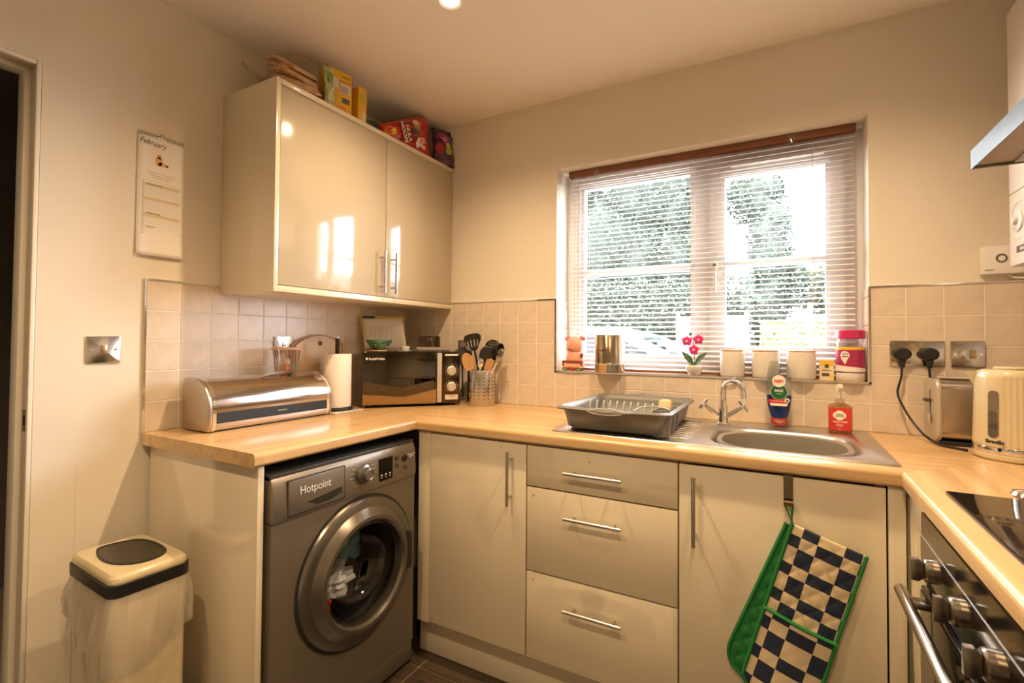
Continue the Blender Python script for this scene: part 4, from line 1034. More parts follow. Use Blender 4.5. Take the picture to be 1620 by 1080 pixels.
ob('paper', M().lathe([(.020, 0), (.0575, 0), (.0585, .003), (.0585, .222), (.0575, .225), (.020, .225), (.020, 0)], (kx2, ky2, WTZ+.0215), n=48), mat('tissue', (.86, .80, .74), .95, bump=.5, bs=160), ro)
ob('core', M().lathe([(.0195, 0), (.0195, .226), (.017, .226), (.017, 0)], (kx2, ky2, WTZ+.0215)), mat('card', (.5, .38, .25), .9), ro)

# ------------------------------------------------------------------ microwave (local frame: x along the front, y into the corner)
AX, AY, MR = .178, -.476, math.atan2(.717, .696)
mw = thing('microwave', 'black mirror-fronted microwave with two dials set across the corner', 'microwave', (AX, AY, WTZ), MR)
z0, z1 = .012, .254
m = M(); m.box(.004, .436, .012, .225, z0, z1, .003); ob('casing', m, mat('mw_black', (.02, .02, .02), .35, coat=.2), mw, world=False)
for a, b in ((.03, .03), (.40, .03), (.03, .20), (.40, .20)): ob('foot', M().cyl((a, b, .0005), .012, .0115), BLACK, mw, world=False)
MIR = mat('mirror_black', (.11, .095, .075), .02, 1)
dr = ob('door', M().box(0, .330, -.004, .0115, z0, z1, .002), MIR, mw, world=False)
m = M(); m.prism([(.001, z0+.003), (.328, z0+.003), (.328, z0+.068), (.180, z0+.036), (.001, z0+.050)], 'y', -.0050, -.0042)
ob('worktop_reflection', m, mat('reflection_bronze', (.42, .28, .14), .12, 1), dr, world=False)  # worktop's reflection in the door, laid on as a bronze patch
ob('handle', M().box(.330, .352, -.020, .0, z0+.006, z1-.006, .003), mat('silver_plastic', (.62, .56, .53), .3, .5), mw, world=False)
ob('panel', M().box(.3535, .438, -.004, .0115, z0, z1, .002), mat('mw_panel', (.10, .075, .05), .12, 1), mw, world=False)
for zz in (.165, .090):
    m = M(); m.lathe([(0, 0), (.0225, 0), (.0225, -.004), (.0185, -.006), (.0175, -.018), (0, -.0185)], (.399, -.004, zz), 'y', 32)
    kb = ob('dial', m, mat('dial_silver', (.66, .60, .54), .3, .5), mw, world=False)
    m = M()
    for k in range(11):
        t = R(-40+k*26); m.box(.399+.029*math.cos(t)-.0015, .399+.029*math.cos(t)+.0015, -.0046, -.004, zz+.029*math.sin(t)-.001, zz+.029*math.sin(t)+.001)
    ob('dial_marks', m, TXT, mw, world=False, kind='stuff')
ob('label_strip', M().box(.368, .428, -.0048, -.004, z1-.019, z1-.011), PAPER, mw, world=False)
ob('label_sticker', M().box(.369, .430, -.0048, -.004, z0+.017, z0+.040), mat('sticker', (.72, .60, .52), .6), mw, world=False)
text('\u25cf Russell Hobbs', .0155, (.012, -.0046, .222), '-y', TXT, mw, world=False, align='LEFT', sx=.78, bold=.0003)

def on_mw(u, v, z=0):
    c_, s_ = math.cos(MR), math.sin(MR); return (AX+u*c_-v*s_, AY+u*s_+v*c_, WTZ+z1+.0008+z)
def local_thing(name, label, cat, u, v, z=0, rz=0, group=None): return thing(name, label, cat, on_mw(u, v, z), MR+rz, group)
t = local_thing('round_board', 'small round wooden board under the floral bowl on the microwave', 'board', .068, .070)
ob('board', M().lathe([(0, 0), (.058, 0), (.060, .003), (.058, .006), (0, .006)]), SPOONW, t, world=False)
t = local_thing('bowl', 'small green floral bowl on top of the microwave', 'bowl', .070, .070, .0065)
GB = mat('bowl_green', (.03, .12, .05), .15, coat=1, col2=(.06, .28, .16), vs=40)
ob('bowl_shell', M().lathe([(0, 0), (.022, 0), (.024, .004), (.044, .020), (.058, .038), (.061, .048), (.059, .0485), (.055, .038), (.040, .021), (.02, .007), (0, .006)], n=48), GB, t, world=False)
random.seed(4)
for k in range(16):
    a = -2.2+k*.30; z = .018+.019*((k*7) % 5)/5; rr = .0415+(z-.018)*.85
    o = M().sph((rr*math.cos(a), rr*math.sin(a), z), (.0042, .0042, .0036), 8, 6)
    ob('flower', o, mat(['fl_red', 'fl_white', 'fl_blue', 'fl_yellow'][k % 4], [(.6, .05, .08), (.7, .7, .6), (.05, .15, .5), (.7, .5, .08)][k % 4], .3), t, world=False)
t = local_thing('ramekin', 'small white ramekin at the front of the microwave top', 'ramekin', .189, .064)
ob('dish', M().lathe([(0, 0), (.018, 0), (.0205, .004), (.0212, .024), (.0195, .025), (.0185, .006), (0, .005)], rf=lambda t_, h: 1+.012*math.cos(24*t_)), CERAM, t, world=False)
t = local_thing('vegetable_knife', 'dark handled knife lying beside the floral bowl', 'knife', .145, .022, 0, .1)
ob('handle', M().rbox(-.040, .012, -.006, .006, .0005, .009, .004, 'z', bev=.002), mat('knife_brown', (.10, .05, .03), .4), t, world=False)
ob('blade', M().prism([(.0125, -.005), (.070, -.004), (.080, .002), (.0125, .006)], 'z', .003, .0045), STEEL, t, world=False)
for k, (u0, u1, zz, hh, lb) in enumerate(((.222, .402, 0, .008, 'long flat white dish lying on the microwave'), (.240, .370, .0085, .010, 'shorter white dish stacked on the long flat one on the microwave'))):
    t = local_thing('serving_dish', lb, 'dish', (u0+u1)/2, .11, zz); w = (u1-u0)/2
    m = M(); bridge_loops(m, [loopz(superr(0, 0, w-.008, .042, .02, 6), 0), loopz(superr(0, 0, w, .05, .025, 6), hh), loopz(superr(0, 0, w-.003, .047, .023, 6), hh), loopz(superr(0, 0, w-.012, .038, .018, 6), .003)])
    m.b.faces.new(m.b.verts[:0]) if False else None
    m.box(-w+.012, w-.012, -.037, .037, 0, .003); bmesh.ops.recalc_face_normals(m.b, faces=m.b.faces[:]); ob('dish', m, CERAM, t, world=False)
# leaning planner with yellow clip board
t = local_thing('paper_planner', 'white sheet on a yellow-edged clipboard leaning on the tiles over the microwave', 'planner', .10, .195)
def lean(u, h, o=0): return (u-.10, .020+h*.10-.030-o, h)
m = M(); c4 = [lean(-.015+.020, .004), lean(.205, .004), lean(.185, .168), lean(-.020, .173)]
def slab(c4, th):
    m = M(); lo = [m.b.verts.new(p) for p in c4]; hi = [m.b.verts.new((p[0], p[1]-th, p[2])) for p in c4]
    for i in range(4): m.b.faces.new((lo[i], lo[(i+1) % 4], hi[(i+1) % 4], hi[i]))
    m.b.faces.new(lo[::-1]); m.b.faces.new(hi); bmesh.ops.recalc_face_normals(m.b, faces=m.b.faces[:]); return m
ob('clipboard', slab(c4, .003), mat('yellow_edge', (.60, .42, .08), .5), t, world=False)
m = M(); m.grid(lambda a, b: (lambda uu, hh: (uu-.10, .020+hh*.10-.030-.0045-.012*(1-b)*a*a, hh))((.006+.198*a)*(1)+(-.012+.0*a)*b-.012*a*b, .004+.158*b-.004*a*b), 10, 8)
pp = ob('sheet', m, PAPER, t, world=False, solid=.0008)
ob('clip', M().box(-.108, -.050, -.0235+.017, -.012+.017, .160, .169, .001), BLACK, t, world=False)
m = M()
for k in range(5): m.box(-.074+k*.026, -.072+k*.026, -.0185, -.0175, .060, .110)
ob('chart_lines', m, mat('ink_pinkish', (.62, .45, .44), .8), pp, world=False, kind='stuff')

# ------------------------------------------------------------------ utensils
ux, uy = .567, -.100
cr_ = thing('utensil_holder', 'perforated stainless steel utensil holder in the corner', 'utensil holder', (ux, uy, WTZ))
UH = .167
m = M()
m.lathe([(0, .001), (.066, .001), (.067, .004), (.067, UH-.002), (.066, UH), (.0645, UH-.002), (.0645, .004), (0, .004)], (ux, uy, WTZ), n=64); ob('cylinder', m, STEELV, cr_)
m = M(); va = math.atan2(-2.027-uy, 1.843-ux)
for c_ in range(-5, 6):
    for r_ in range(7):
        a = va+c_*.36+.18; z = WTZ+.034+r_*.0165; d_ = Vector((math.cos(a), math.sin(a), 0)); rr = .0031 if 0 < r_ < 6 else .0024
        p = Vector((ux, uy, z))+d_*.0668; tgv = Vector((-d_.y, d_.x, 0)); vv = [m.b.verts.new(p+d_*.0006+tgv*rr*math.cos(2*PI*k/12)+Vector((0, 0, rr*math.sin(2*PI*k/12)))) for k in range(12)]; m.b.faces.new(vv)
ob('perforations', m, DARK, cr_, kind='stuff')
def ut_frame(px, pz, yb, lean_y=0):
    pass
VX = Vector((math.cos(va+PI/2), math.sin(va+PI/2), 0)); VN = Vector((math.cos(va), math.sin(va), 0))   # across and towards the room
def utensil(name, label, cat, foot, top, head_pts, th, ma, handle_ma, hr=.005, slots=(), bend=0, head_label=None):
    """handle from foot to top; flat head outline (a across, b along) placed at the top"""
    foot, top = Vector(foot), Vector(top); d = (top-foot).normalized(); ac = VX-d*VX.dot(d); ac.normalize(); nn = d.cross(ac)
    if nn.dot(VN) < 0: nn = -nn
    t = thing(name, label, cat, foot)
    ob('handle', M().tube([foot, top+d*.012], hr, 10), handle_ma, t)
    m = M(); lo = [m.b.verts.new(top+ac*a+d*b-nn*th/2+nn*bend*(a*a)) for a, b in head_pts]; hi = [m.b.verts.new(top+ac*a+d*b+nn*th/2+nn*bend*(a*a)) for a, b in head_pts]; n = len(head_pts)
    for i in range(n): m.b.faces.new((lo[i], lo[(i+1) % n], hi[(i+1) % n], hi[i]))
    m.b.faces.new(lo[::-1]); m.b.faces.new(hi); bmesh.ops.recalc_face_normals(m.b, faces=m.b.faces[:]); h = ob('head', m, ma, t)
    for a0, b0, a1, b1 in slots:
        q = M(); w_ = .0016; L_ = [(a0-w_, b0), (a0+w_, b0), (a1+w_, b1), (a1-w_, b1)]
        vv = [q.b.verts.new(top+ac*a+d*b+nn*(th/2+.0007)) for a, b in L_]; q.b.faces.new(vv); ob('slot', q, mat('slot_light', (.55, .45, .33), .7), t)
    return t, top, d, ac, nn
ell = lambda ra, rb, cb, n=28: [(ra*math.cos(2*PI*k/n), cb+rb*math.sin(2*PI*k/n)) for k in range(n)]
fz = WTZ+.012
turner = [(-.012, -.004), (.012, -.004), (.026, .020), (.040, .045), (.042, .062), (.034, .073), (.015, .078), (-.015, .078), (-.034, .073), (-.042, .062), (-.040, .045), (-.026, .020)]
utensil('slotted_turner', 'black slotted turner standing tallest in the utensil holder', 'turner', (.575, -.085, fz), (.536, -.115, 1.172), turner, .004, BLACK, BLACK, slots=[(-.022, .018, -.028, .045), (-.009, .014, -.011, .050), (.005, .014, .006, .050), (.018, .018, .023, .045)])
t, top, d, ac, nn = utensil('serving_spoon', 'large black serving spoon in the middle of the utensil holder', 'spoon', (.545, -.125, fz), (.596, -.128, 1.095), [(-.01, -.005), (.01, -.005), (.016, .02), (-.016, .02)], .005, BLACK, BLACK)
rot_ = Matrix((ac, d, nn)).transposed()
ob('spoon_bowl', M().sph(top+d*.055, (.032, .047, .010), 24, 12, rot_), BLACK, t)
t, top, d, ac, nn = utensil('skimmer', 'round black skimmer behind the serving spoon', 'skimmer', (.560, -.070, fz), (.602, -.068, 1.150), ell(.036, .036, .036), .004, BLACK, BLACK)
q = M()
for a in (-.016, -.005, .006, .017):
    for b in (.036, .048, .058):
        if a*a+(b-.036)**2 < .0008: q.b.faces.new([q.b.verts.new(top+ac*(a+.0028*math.cos(k*PI/4))+d*(b+.0028*math.sin(k*PI/4))+nn*.0028) for k in range(8)])
ob('holes', q, mat('slot_light', (0, 0, 0)), t, kind='stuff')
t, top, d, ac, nn = utensil('ladle', 'black ladle leaning right in the utensil holder', 'ladle', (.550, -.080, fz), (.632, -.090, 1.130), [(-.01, -.005), (.01, -.005), (.014, .02), (-.014, .02)], .005, BLACK, BLACK)
ob('ladle_cup', M().lathe([(0, -.02), (.018, -.016), (.029, .0), (.033, .022), (.031, .022), (.027, 0), (.016, -.013), (0, -.016)], tuple(top+d*.045), axis='x', n=28), BLACK, t)
t, top, d, ac, nn = utensil('flat_turner', 'black turner at the left edge of the utensil holder behind the wooden spoon', 'turner', (.590, -.100, fz), (.478, -.120, 1.135), [(-.01, -.004), (.01, -.004), (.026, .016), (.029, .048), (-.029, .048), (-.026, .016)], .004, BLACK, BLACK)
t, top, d, ac, nn = utensil('wooden_spoon', 'wooden spoon with broad tan head at the front of the utensil holder', 'spoon', (.585, -.125, fz), (.545, -.155, 1.070), ell(.027, .044, .048), .007, SPOONW, SPOONW, .006)
t, top, d, ac, nn = utensil('wooden_spatula', 'narrow wooden spatula at the right of the utensil holder', 'spatula', (.560, -.110, fz), (.606, -.120, 1.055), [(-.008, -.004), (.008, -.004), (.021, .03), (.021, .075), (.006, .084), (-.014, .074), (-.018, .03)], .005, SPOONW, SPOONW, .006)
t, top, d, ac, nn = utensil('steel_spoon', 'shiny steel spoon at the front right of the utensil holder', 'spoon', (.570, -.140, fz), (.592, -.150, 1.080), [(-.004, -.005), (.004, -.005), (.005, .01), (-.005, .01)], .003, CHROME, CHROME, .003)
rot_ = Matrix((ac, d, nn)).transposed(); ob('spoon_bowl', M().sph(top+d*.030, (.014, .024, .004), 20, 10, rot_), CHROME, t)
# whisk
wh = thing('whisk', 'wire balloon whisk leaning out to the right of the utensil holder', 'whisk', (.555, -.115, fz)); foot = Vector((.555, -.115, fz)); top = Vector((.655, -.105, 1.115)); d = (top-foot).normalized()
ob('handle', M().tube([foot, top], .0055, 12), CHROME, wh)
ac = (VX-d*VX.dot(d)).normalized(); nn = d.cross(ac)
for k in range(5):
    a = PI*k/5; v = ac*math.cos(a)+nn*math.sin(a)
    ob('wire', M().tube([top+d*(.070*math.sin(PI*q/16)**.75 if 0 < q < 16 else 0)+v*(.022*math.cos(PI*q/16)*(math.sin(PI*q/16)**.45 if 0 < q < 16 else 0)+(.002 if q == 0 else -.002 if q == 16 else 0)) for q in range(17)], .0009, 5), STEEL, wh)
tg_ = thing('tongs', 'steel kitchen tongs at the left of the utensil holder', 'tongs', (.600, -.110, fz))
for s_ in (-1, 1): ob('tong_arm', M().tube([(.600, -.11+.004*s_, fz), (.530, -.120+.012*s_, 1.06), (.505, -.12+.016*s_, 1.105), (.490, -.12+.010*s_, 1.125)], [.003, .004, .0035, .003], 8), STEEL, tg_)
tg2 = thing('hand_whisk', 'thin steel wire whisk behind the wooden spoon', 'whisk', (.580, -.060, fz))
ob('coil', M().tube([(.580, -.06, fz), (.520, -.09, 1.06)]+[(.512-.010*k/6+.010*math.cos(k*1.3), -.095, 1.07+.010*k/2+.006*math.sin(k*1.3)) for k in range(12)], .0016, 6), STEEL, tg2)

# ------------------------------------------------------------------ window sill objects
SZ = 1.0795
# pig figurine
PINK = mat('pig_pink', (.78, .36, .27), .45, coat=.3); PINKD = mat('pig_dark_pink', (.66, .22, .20), .5); BRN = mat('pig_brown', (.22, .05, .02), .5)
pg_ = thing('pig_figurine', 'pink pig figurine behind a brown fence at the left end of the sill', 'figurine', (1.006, .02, SZ))
px_, py_ = 1.006, .020
m = M(); m.lathe([(0, .012), (.040, .014), (.046, .03), (.044, .06), (.038, .085), (.028, .095), (0, .098)], (px_-.002, py_, SZ), sy=.72); ob('body', m, PINK, pg_)
ob('head', M().sph((px_-.002, py_-.006, SZ+.118), (.042, .032, .042), 28, 18), PINK, pg_)
ob('snout', M().sph((px_-.010, py_-.028, SZ+.114), (.020, .012, .017), 20, 12), mat('snout', (.80, .40, .24), .45), pg_)
for s_ in (-1, 1):
    ob('nostril', M().sph((px_-.010+s_*.006, py_-.0398, SZ+.118), (.0022, .0015, .0032), 8, 6), TXK, pg_)
    ob('eye', M().sph((px_-.008+s_*.006, py_-.031, SZ+.140), (.0035, .003, .0035), 8, 6), TXT, pg_); ob('pupil', M().sph((px_-.008+s_*.006, py_-.0342, SZ+.140), (.0016, .0012, .0018), 8, 6), TXK, pg_)
    m = M(); m.sph((0, 0, 0), (.017, .006, .010), 14, 8); m.b.transform(Matrix.Translation((px_-.002+s_*.036, py_-.004, SZ+.150)) @ Matrix.Rotation(s_*.35, 4, 'Y')); ob('ear', m, PINKD, pg_)
ob('smile', M().tube([(px_-.010+.016*math.cos(R(a)), py_-.0345+.003*abs(math.cos(R(a))), SZ+.106+.012*math.sin(R(a))) for a in range(200, 341, 14)], .0009, 5), TXK, pg_)
m = M(); m.box(px_-.052, px_+.046, py_-.040, py_-.032, SZ+.037, SZ+.049, .002); m.box(px_-.052, px_-.044, py_-.040, py_-.032, SZ+.006, SZ+.048, .002); m.box(px_+.038, px_+.046, py_-.040, py_-.032, SZ+.006, SZ+.048, .002); m.box(px_-.052, px_+.046, py_-.040, py_-.033, SZ+.004, SZ+.016, .002)
ob('fence', m, BRN, pg_)
ob('sign', M().box(px_-.042, px_+.036, py_-.042, py_-.036, SZ+.017, SZ+.034, .002), mat('sign_pink', (.74, .38, .24), .6), pg_)
ob('boot', M().sph((px_-.004, py_-.030, SZ+.012), (.014, .012, .011), 14, 8), mat('pig_red', (.55, .05, .03), .5), pg_)
for s_ in (-1, 1): ob('grass_tuft', M().sph((px_+s_*.035-.004, py_-.034, SZ+.007), (.016, .009, .007), 12, 8), mat('pig_green', (.12, .35, .12), .6), pg_)
for s_ in (-1, 1): ob('daisy', M().sph((px_-.003+s_*.045, py_-.043, SZ+.020), (.005, .002, .005), 10, 6), mat('daisy', (.85, .70, .35), .5), pg_)
ob('trotter', M().sph((px_+.036, py_-.020, SZ+.072), (.009, .008, .012), 14, 8, Matrix.Rotation(.4, 3, 'Y')), BRN, pg_)
# steel canister
cn = thing('steel_canister', 'tall brushed steel storage canister beside the pig figurine', 'canister', (1.177, -.008, SZ))
ob('body', M().lathe([(0, .001), (.0635, .001), (.065, .004), (.065, .040), (.0655, .041), (.065, .043), (.065, .162), (.063, .165), (.060, .165), (.060, .158), (.0, .156)], (1.177, -.008, SZ), n=64), mat('canister_steel', (.52, .44, .34), .16, 1, bump=.06, bs=60, stretch=(1, 1, 60)), cn)
ob('band', M().lathe([(.0652, .036), (.0660, .038), (.0660, .041), (.0652, .043)], (1.177, -.008, SZ), n=64), CHROME, cn)
text('COOKIES', .012, (1.169, -.0742, SZ+.098), ((1, .06, 0), (0, 0, 1)), mat('emboss', (.30, .22, .14), .3, 1), cn)
# orchid
oc = thing('orchid', 'artificial magenta orchid in a small white pot on the sill', 'plant', (1.528, .012, SZ))
ox, oy = 1.528, .012
ob('pot', M().lathe([(0, .001), (.018, .001), (.027, .010), (.033, .025), (.0335, .036), (.029, .042), (.026, .041), (.026, .036), (0, .035)], (ox, oy, SZ)), CERAM, oc)
OM = mat('orchid_magenta', (.72, .03, .22), .5, var=.25, vs=60); OL = mat('orchid_leaf', (.045, .10, .035), .4, coat=.2)
def leaf(name, base, tip, w, up, ma, parent, curl=.0):
    base, tip, up = Vector(base), Vector(tip), Vector(up); d = tip-base; s_ = d.cross(up).normalized()
    m = M(); m.grid(lambda u, v: base+d*v+up*(curl*math.sin(PI*v))+s_*((u-.5)*2*w*math.sin(PI*min(.999, v*.96+.02))**.75)+up*(.25*w*abs(u-.5)*2), 6, 12)
    return ob(name, m, ma, parent, solid=.0012)
leaf('leaf', (ox-.003, oy-.004, SZ+.040), (ox-.046, oy-.010, SZ+.093), .013, (.3, -.8, .5), OL, oc, .008)
leaf('leaf', (ox+.003, oy-.004, SZ+.040), (ox+.050, oy-.010, SZ+.090), .013, (-.3, -.8, .5), OL, oc, .008)
ob('stem', M().tube([(ox, oy, SZ+.036), (ox+.002, oy-.002, SZ+.08), (ox-.002, oy-.004, SZ+.12), (ox-.004, oy, SZ+.150), (ox-.016, oy+.004, SZ+.166)], .0015, 6), OL, oc)
ob('bud', M().sph((ox-.016, oy+.004, SZ+.168), (.005, .005, .006), 10, 8), TXK, oc)
for fx, fz_ in ((-.026, .140), (.019, .146), (.001, .105)):
    c_ = Vector((ox+fx, oy-.014, SZ+fz_)); fl = M()
    for k in range(5):
        a = R(90+k*72); dd_ = Vector((math.cos(a), 0, math.sin(a))); s_ = Vector((-dd_.z, 0, dd_.x)); w_ = .0125 if k in (1, 4) else .009
        fl.grid(lambda u, v: c_+dd_*(.021*v)+s_*((u-.5)*2*w_*math.sin(PI*min(.99, v*.85+.1)))+Vector((0, -.004*math.sin(PI*v)+.002*abs(u-.5), 0)), 4, 6)
    f_ = ob('flower', fl, OM, oc, solid=.0008); ob('flower_lip', M().sph(c_+Vector((0, -.006, -.001)), (.0045, .004, .006), 10, 8), mat('lip_pale', (.85, .55, .50), .5), f_)
# three canisters
for i, (x, r) in enumerate(((1.672, .0455), (1.789, .0475), (1.907, .0480))):
    cc2 = thing('storage_jar', ['cream ceramic jar with wooden lid just right of the orchid', 'cream ceramic jar with wooden lid in the middle of the three', 'cream ceramic jar with wooden lid nearest the yellow packet'][i], 'jar', (x, .004, SZ), 0, 'cream storage jars on the sill')
    ob('jar', M().lathe([(0, .001), (r-.008, .001), (r-.002, .006), (r, .014), (r, .099), (r-.001, .101), (0, .101)], (x, .004, SZ), n=48), CERAM, cc2)
    ob('lid', M().lathe([(0, .1012), (r-.001, .1012), (r, .103), (r-.001, .107), (0, .108)], (x, .004, SZ), n=48), SPOONW, cc2)
# yellow packet
yp = thing('tea_packet', 'small yellow and cream cardboard packet between the jars and the sweetener tub', 'packet', (1.987, .01, SZ))
YEL = mat('packet_yellow', (.80, .48, .03), .5); CRM = mat('packet_cream', (.80, .66, .42), .6)
ob('box', M().box(1.965, 2.009, .004, .026, SZ+.0005, SZ+.072, .001), CRM, yp)
ob('top_band', M().box(1.9645, 2.0095, .0032, .0265, SZ+.054, SZ+.0728), YEL, yp); ob('corner_patch', M().box(1.998, 2.0095, .0032, .0265, SZ+.004, SZ+.016), YEL, yp)
ob('logo_patch', M().box(1.981, 1.993, .0026, .0032, SZ+.046, SZ+.058), mat('packet_dark', (.10, .06, .05), .6), yp); ob('text_patch', M().box(1.972, 1.995, .0026, .0038, SZ+.016, SZ+.026), mat('packet_dark', (0, 0, 0)), yp)
text('PREMIUM', .0065, (1.987, .0034, SZ+.037), '-y', mat('packet_dark', (0, 0, 0)), yp)
# sweetener tub
MAG = mat('magenta_label', (.35, .015, .09), .4, coat=.3); MAGL = mat('magenta_lid', (.52, .02, .12), .35, coat=.3)
jx, jy, jr = 2.058, .004, .0445
sj = thing('sweetener_tub', 'clear plastic sweetener tub with magenta lid at the right end of the sill', 'tub', (jx, jy, SZ))
ob('contents', M().lathe([(0, .001), (.040, .001), (.0435, .008), (.0435, .026), (.042, .031), (0, .031)], (jx, jy, SZ)), mat('powder', (.86, .80, .72), .8), sj)
ob('jar', M().lathe([(.0405, .0005), (.0445, .008), (.0445, .026), (.042, .032), (.0443, .036), (.0443, .136), (.040, .148), (.040, .151)], (jx, jy, SZ), n=48), clear('jar_plastic', (.94, .92, .93), .10, .05), sj)
ob('label', M().lathe([(.0432, .036), (.0449, .036), (.0449, .122), (.0432, .122)], (jx, jy, SZ), n=48), MAG, sj)
def band(x, y, r, z0, z1, ma, parent, a0=None, name='label_band', zf=None):
    m = M(); n = 36; a0 = a0 or (PI+.05, 2*PI-.05)
    m.grid(lambda u, v: (x+r*math.cos(a0[0]+(a0[1]-a0[0])*u), y+r*math.sin(a0[0]+(a0[1]-a0[0])*u), (z0+(z1-z0)*v) if not zf else (z0+((zf(u)-z0)*v))), n, 2)
    return ob(name, m, ma, parent)
band(jx, jy, .0452, SZ+.112, SZ+.122, YEL, sj); band(jx, jy, .0452, SZ+.036, SZ+.05, mat('label_white', (.82, .74, .68), .5), sj, zf=lambda u: SZ+.060-.014*u)
ob('lid', M().lathe([(0, .150), (.042, .150), (.0455, .152), (.0455, .178), (.043, .181), (0, .181)], (jx, jy, SZ), n=48, rf=lambda t_, h: 1+.006*math.cos(40*t_)), MAGL, sj)
m = M(); m.prism([(jx-.030+a, SZ+.087+b) for a, b in [(-.013, .006), (-.008, .018), (0, .021), (.012, .017), (.017, .004), (.010, -.008), (.002, -.026), (-.008, -.010)]], 'y', jy-.0452, jy-.0440)
m.b.transform(Matrix.Translation((jx, jy, 0)) @ Matrix.Rotation(R(-24), 4, 'Z') @ Matrix.Translation((-jx+.027, -jy-.0007, 0))); dm = ob('drop_logo', m, mat('label_white', (0, 0, 0)), sj)
fv = (Vector((math.cos(R(-24)), math.sin(R(-24)), 0)), (0, 0, 1)); q_ = Vector((jx, jy, 0))+Vector((math.sin(R(-24)), -math.cos(R(-24)), 0))*.0464
text('silver\nspoon', .0085, q_+Vector((0, 0, SZ+.094)), fv, TXK, sj)

# ------------------------------------------------------------------ washing-up liquid and hand wash
fq = thing('washing_up_liquid', 'clear bottle of blue washing-up liquid behind the sink', 'bottle', (1.834, -.055, .9135))
fx, fyy = 1.834, -.058
bp = [(.022, .001), (.028, .006), (.030, .020), (.027, .030), (.033, .045), (.0395, .075), (.0430, .110), (.0430, .135), (.0405, .165), (.037, .195), (.033, .218), (.028, .232), (.024, .235), (0, .235)]
ob('bottle', M().lathe([(0, .001)]+bp, (fx, fyy, .913), n=40, sy=.52), clear('bottle_plastic', (.86, .90, .90), .10, .03), fq)
li = [(r*.93, h) for r, h in bp[3:7]]+[(.0398, .098)]
ob('liquid', M().lathe([(0, .030)]+li+[(0, .099)], (fx, fyy, .913), n=40, sy=.50), mat('blue_liquid', (.0, .03, .22), .1, coat=.8), fq)
ob('cap', M().lathe([(0, .002), (.021, .002), (.026, .007), (.0275, .022), (.025, .028), (0, .028)], (fx, fyy, .913), n=32, sy=.5), mat('cap_red', (.60, .03, .02), .35, coat=.4), fq)
def disc(cx_, z, r, y, ma, name, parent, rz_=None, th=.0006): return ob(name, M().prism(circ(cx_, z, r, 36, rz_), 'y', y-th, y), ma, parent)
FYF = fyy-.0228
GRN = mat('label_green', (.01, .13, .04), .4); WHL = mat('label_cream', (.85, .78, .66), .5); REDL = mat('label_red', (.62, .02, .02), .4)
disc(fx, .9135+.124, .0285, FYF, mat('label_silver', (.6, .6, .6), .3, .6), 'label_ring', fq); gl = disc(fx, .9135+.124, .0260, FYF-.0008, GRN, 'green_label', fq)
disc(fx, .9135+.163, .0215, FYF-.0018, WHL, 'white_label', fq)
text('FAIRY', .0150, (fx, FYF-.0028, .9135+.162), '-y', REDL, fq, sx=.78, bold=.0006); text('MAX', .0130, (fx, FYF-.0020, .9135+.128), '-y', WHL, fq, bold=.0004); text('POWER', .0045, (fx, FYF-.0020, .9135+.117), '-y', WHL, fq)
ob('red_banner', M().box(fx-.034, fx+.031, FYF-.0016, FYF-.0006, .9135+.084, .9135+.097), REDL, fq); ob('cream_banner', M().prism([(fx-.031, .9135+.083), (fx-.026, .9135+.074), (fx+.024, .9135+.074), (fx+.029, .9135+.083)], 'y', FYF-.0014, FYF-.0006), WHL, fq)
text('ANTIBACTERIAL', .0062, (fx-.002, FYF-.0022, .9135+.0905), '-y', WHL, fq); m = M(); m.prism([(fx+.026, .9135+.103), (fx+.018, .9135+.100), (fx+.018, .9135+.092), (fx+.026, .9135+.085), (fx+.034, .9135+.092), (fx+.034, .9135+.100)], 'y', FYF-.0034, FYF-.0018)
sh_ = ob('shield', m, WHL, fq); m = M(); m.box(fx+.0245, fx+.0275, FYF-.0040, FYF-.0034, .9135+.089, .9135+.099); m.box(fx+.021, fx+.031, FYF-.0040, FYF-.0034, .9135+.0925, .9135+.0955); ob('cross', m, TXK, sh_)
text('WASHING UP\nLIQUID', .0048, (fx, fyy-.0150, .9135+.016), '-y', WHL, fq)
hw = thing('hand_wash', 'rectangular pump bottle of hand wash with red label', 'soap dispenser', (2.018, -.085, .9135))
hx, hy = 2.018, -.088
AMB = clear('amber_plastic', (.85, .70, .48), .10, .04)
ob('bottle', M().rbox(hx-.0345, hx+.0345, hy-.019, hy+.019, .9135, 1.003, .008, 'z', 6, .004), AMB, hw)
ob('soap', M().rbox(hx-.032, hx+.032, hy-.0165, hy+.0165, .9155, .990, .007, 'z', 6, .003), clear('amber_soap', (.80, .58, .30), .06), hw)
ob('shoulder', M().lathe([(.0300, 1.003), (.024, 1.007), (.015, 1.010), (.014, 1.013)], (hx, hy, 0), sy=.6), AMB, hw)
ob('label', M().box(hx-.0325, hx+.0315, hy-.0202, hy-.0193, .9205, .9955, .001), mat('handwash_red', (.58, .03, .02), .35, coat=.3), hw)
m = M(); m.prism([(hx-.003+.0175*(abs(math.cos(a))**.8*(1 if math.cos(a) > 0 else -1))*(1+.10*math.cos(4*a)), .971+.0150*(abs(math.sin(a))**.8*(1 if math.sin(a) > 0 else -1))*(1+.10*math.cos(4*a))) for a in [2*PI*k/48 for k in range(48)]], 'y', hy-.0208, hy-.0203); ob('crest', m, WHL, hw)
text('IMPERIAL\nLEATHER', .0058, (hx-.003, hy-.0213, .971), '-y', mat('ink_green', (0, 0, 0)), hw); text('HAND WASH', .0068, (hx-.002, hy-.0207, .949), '-y', WHL, hw, bold=.0002); text('ORIGINAL\nCLASSIC', .0050, (hx-.003, hy-.0207, .938), '-y', WHL, hw); text('300ml', .0040, (hx-.003, hy-.0207, .925), '-y', WHL, hw)
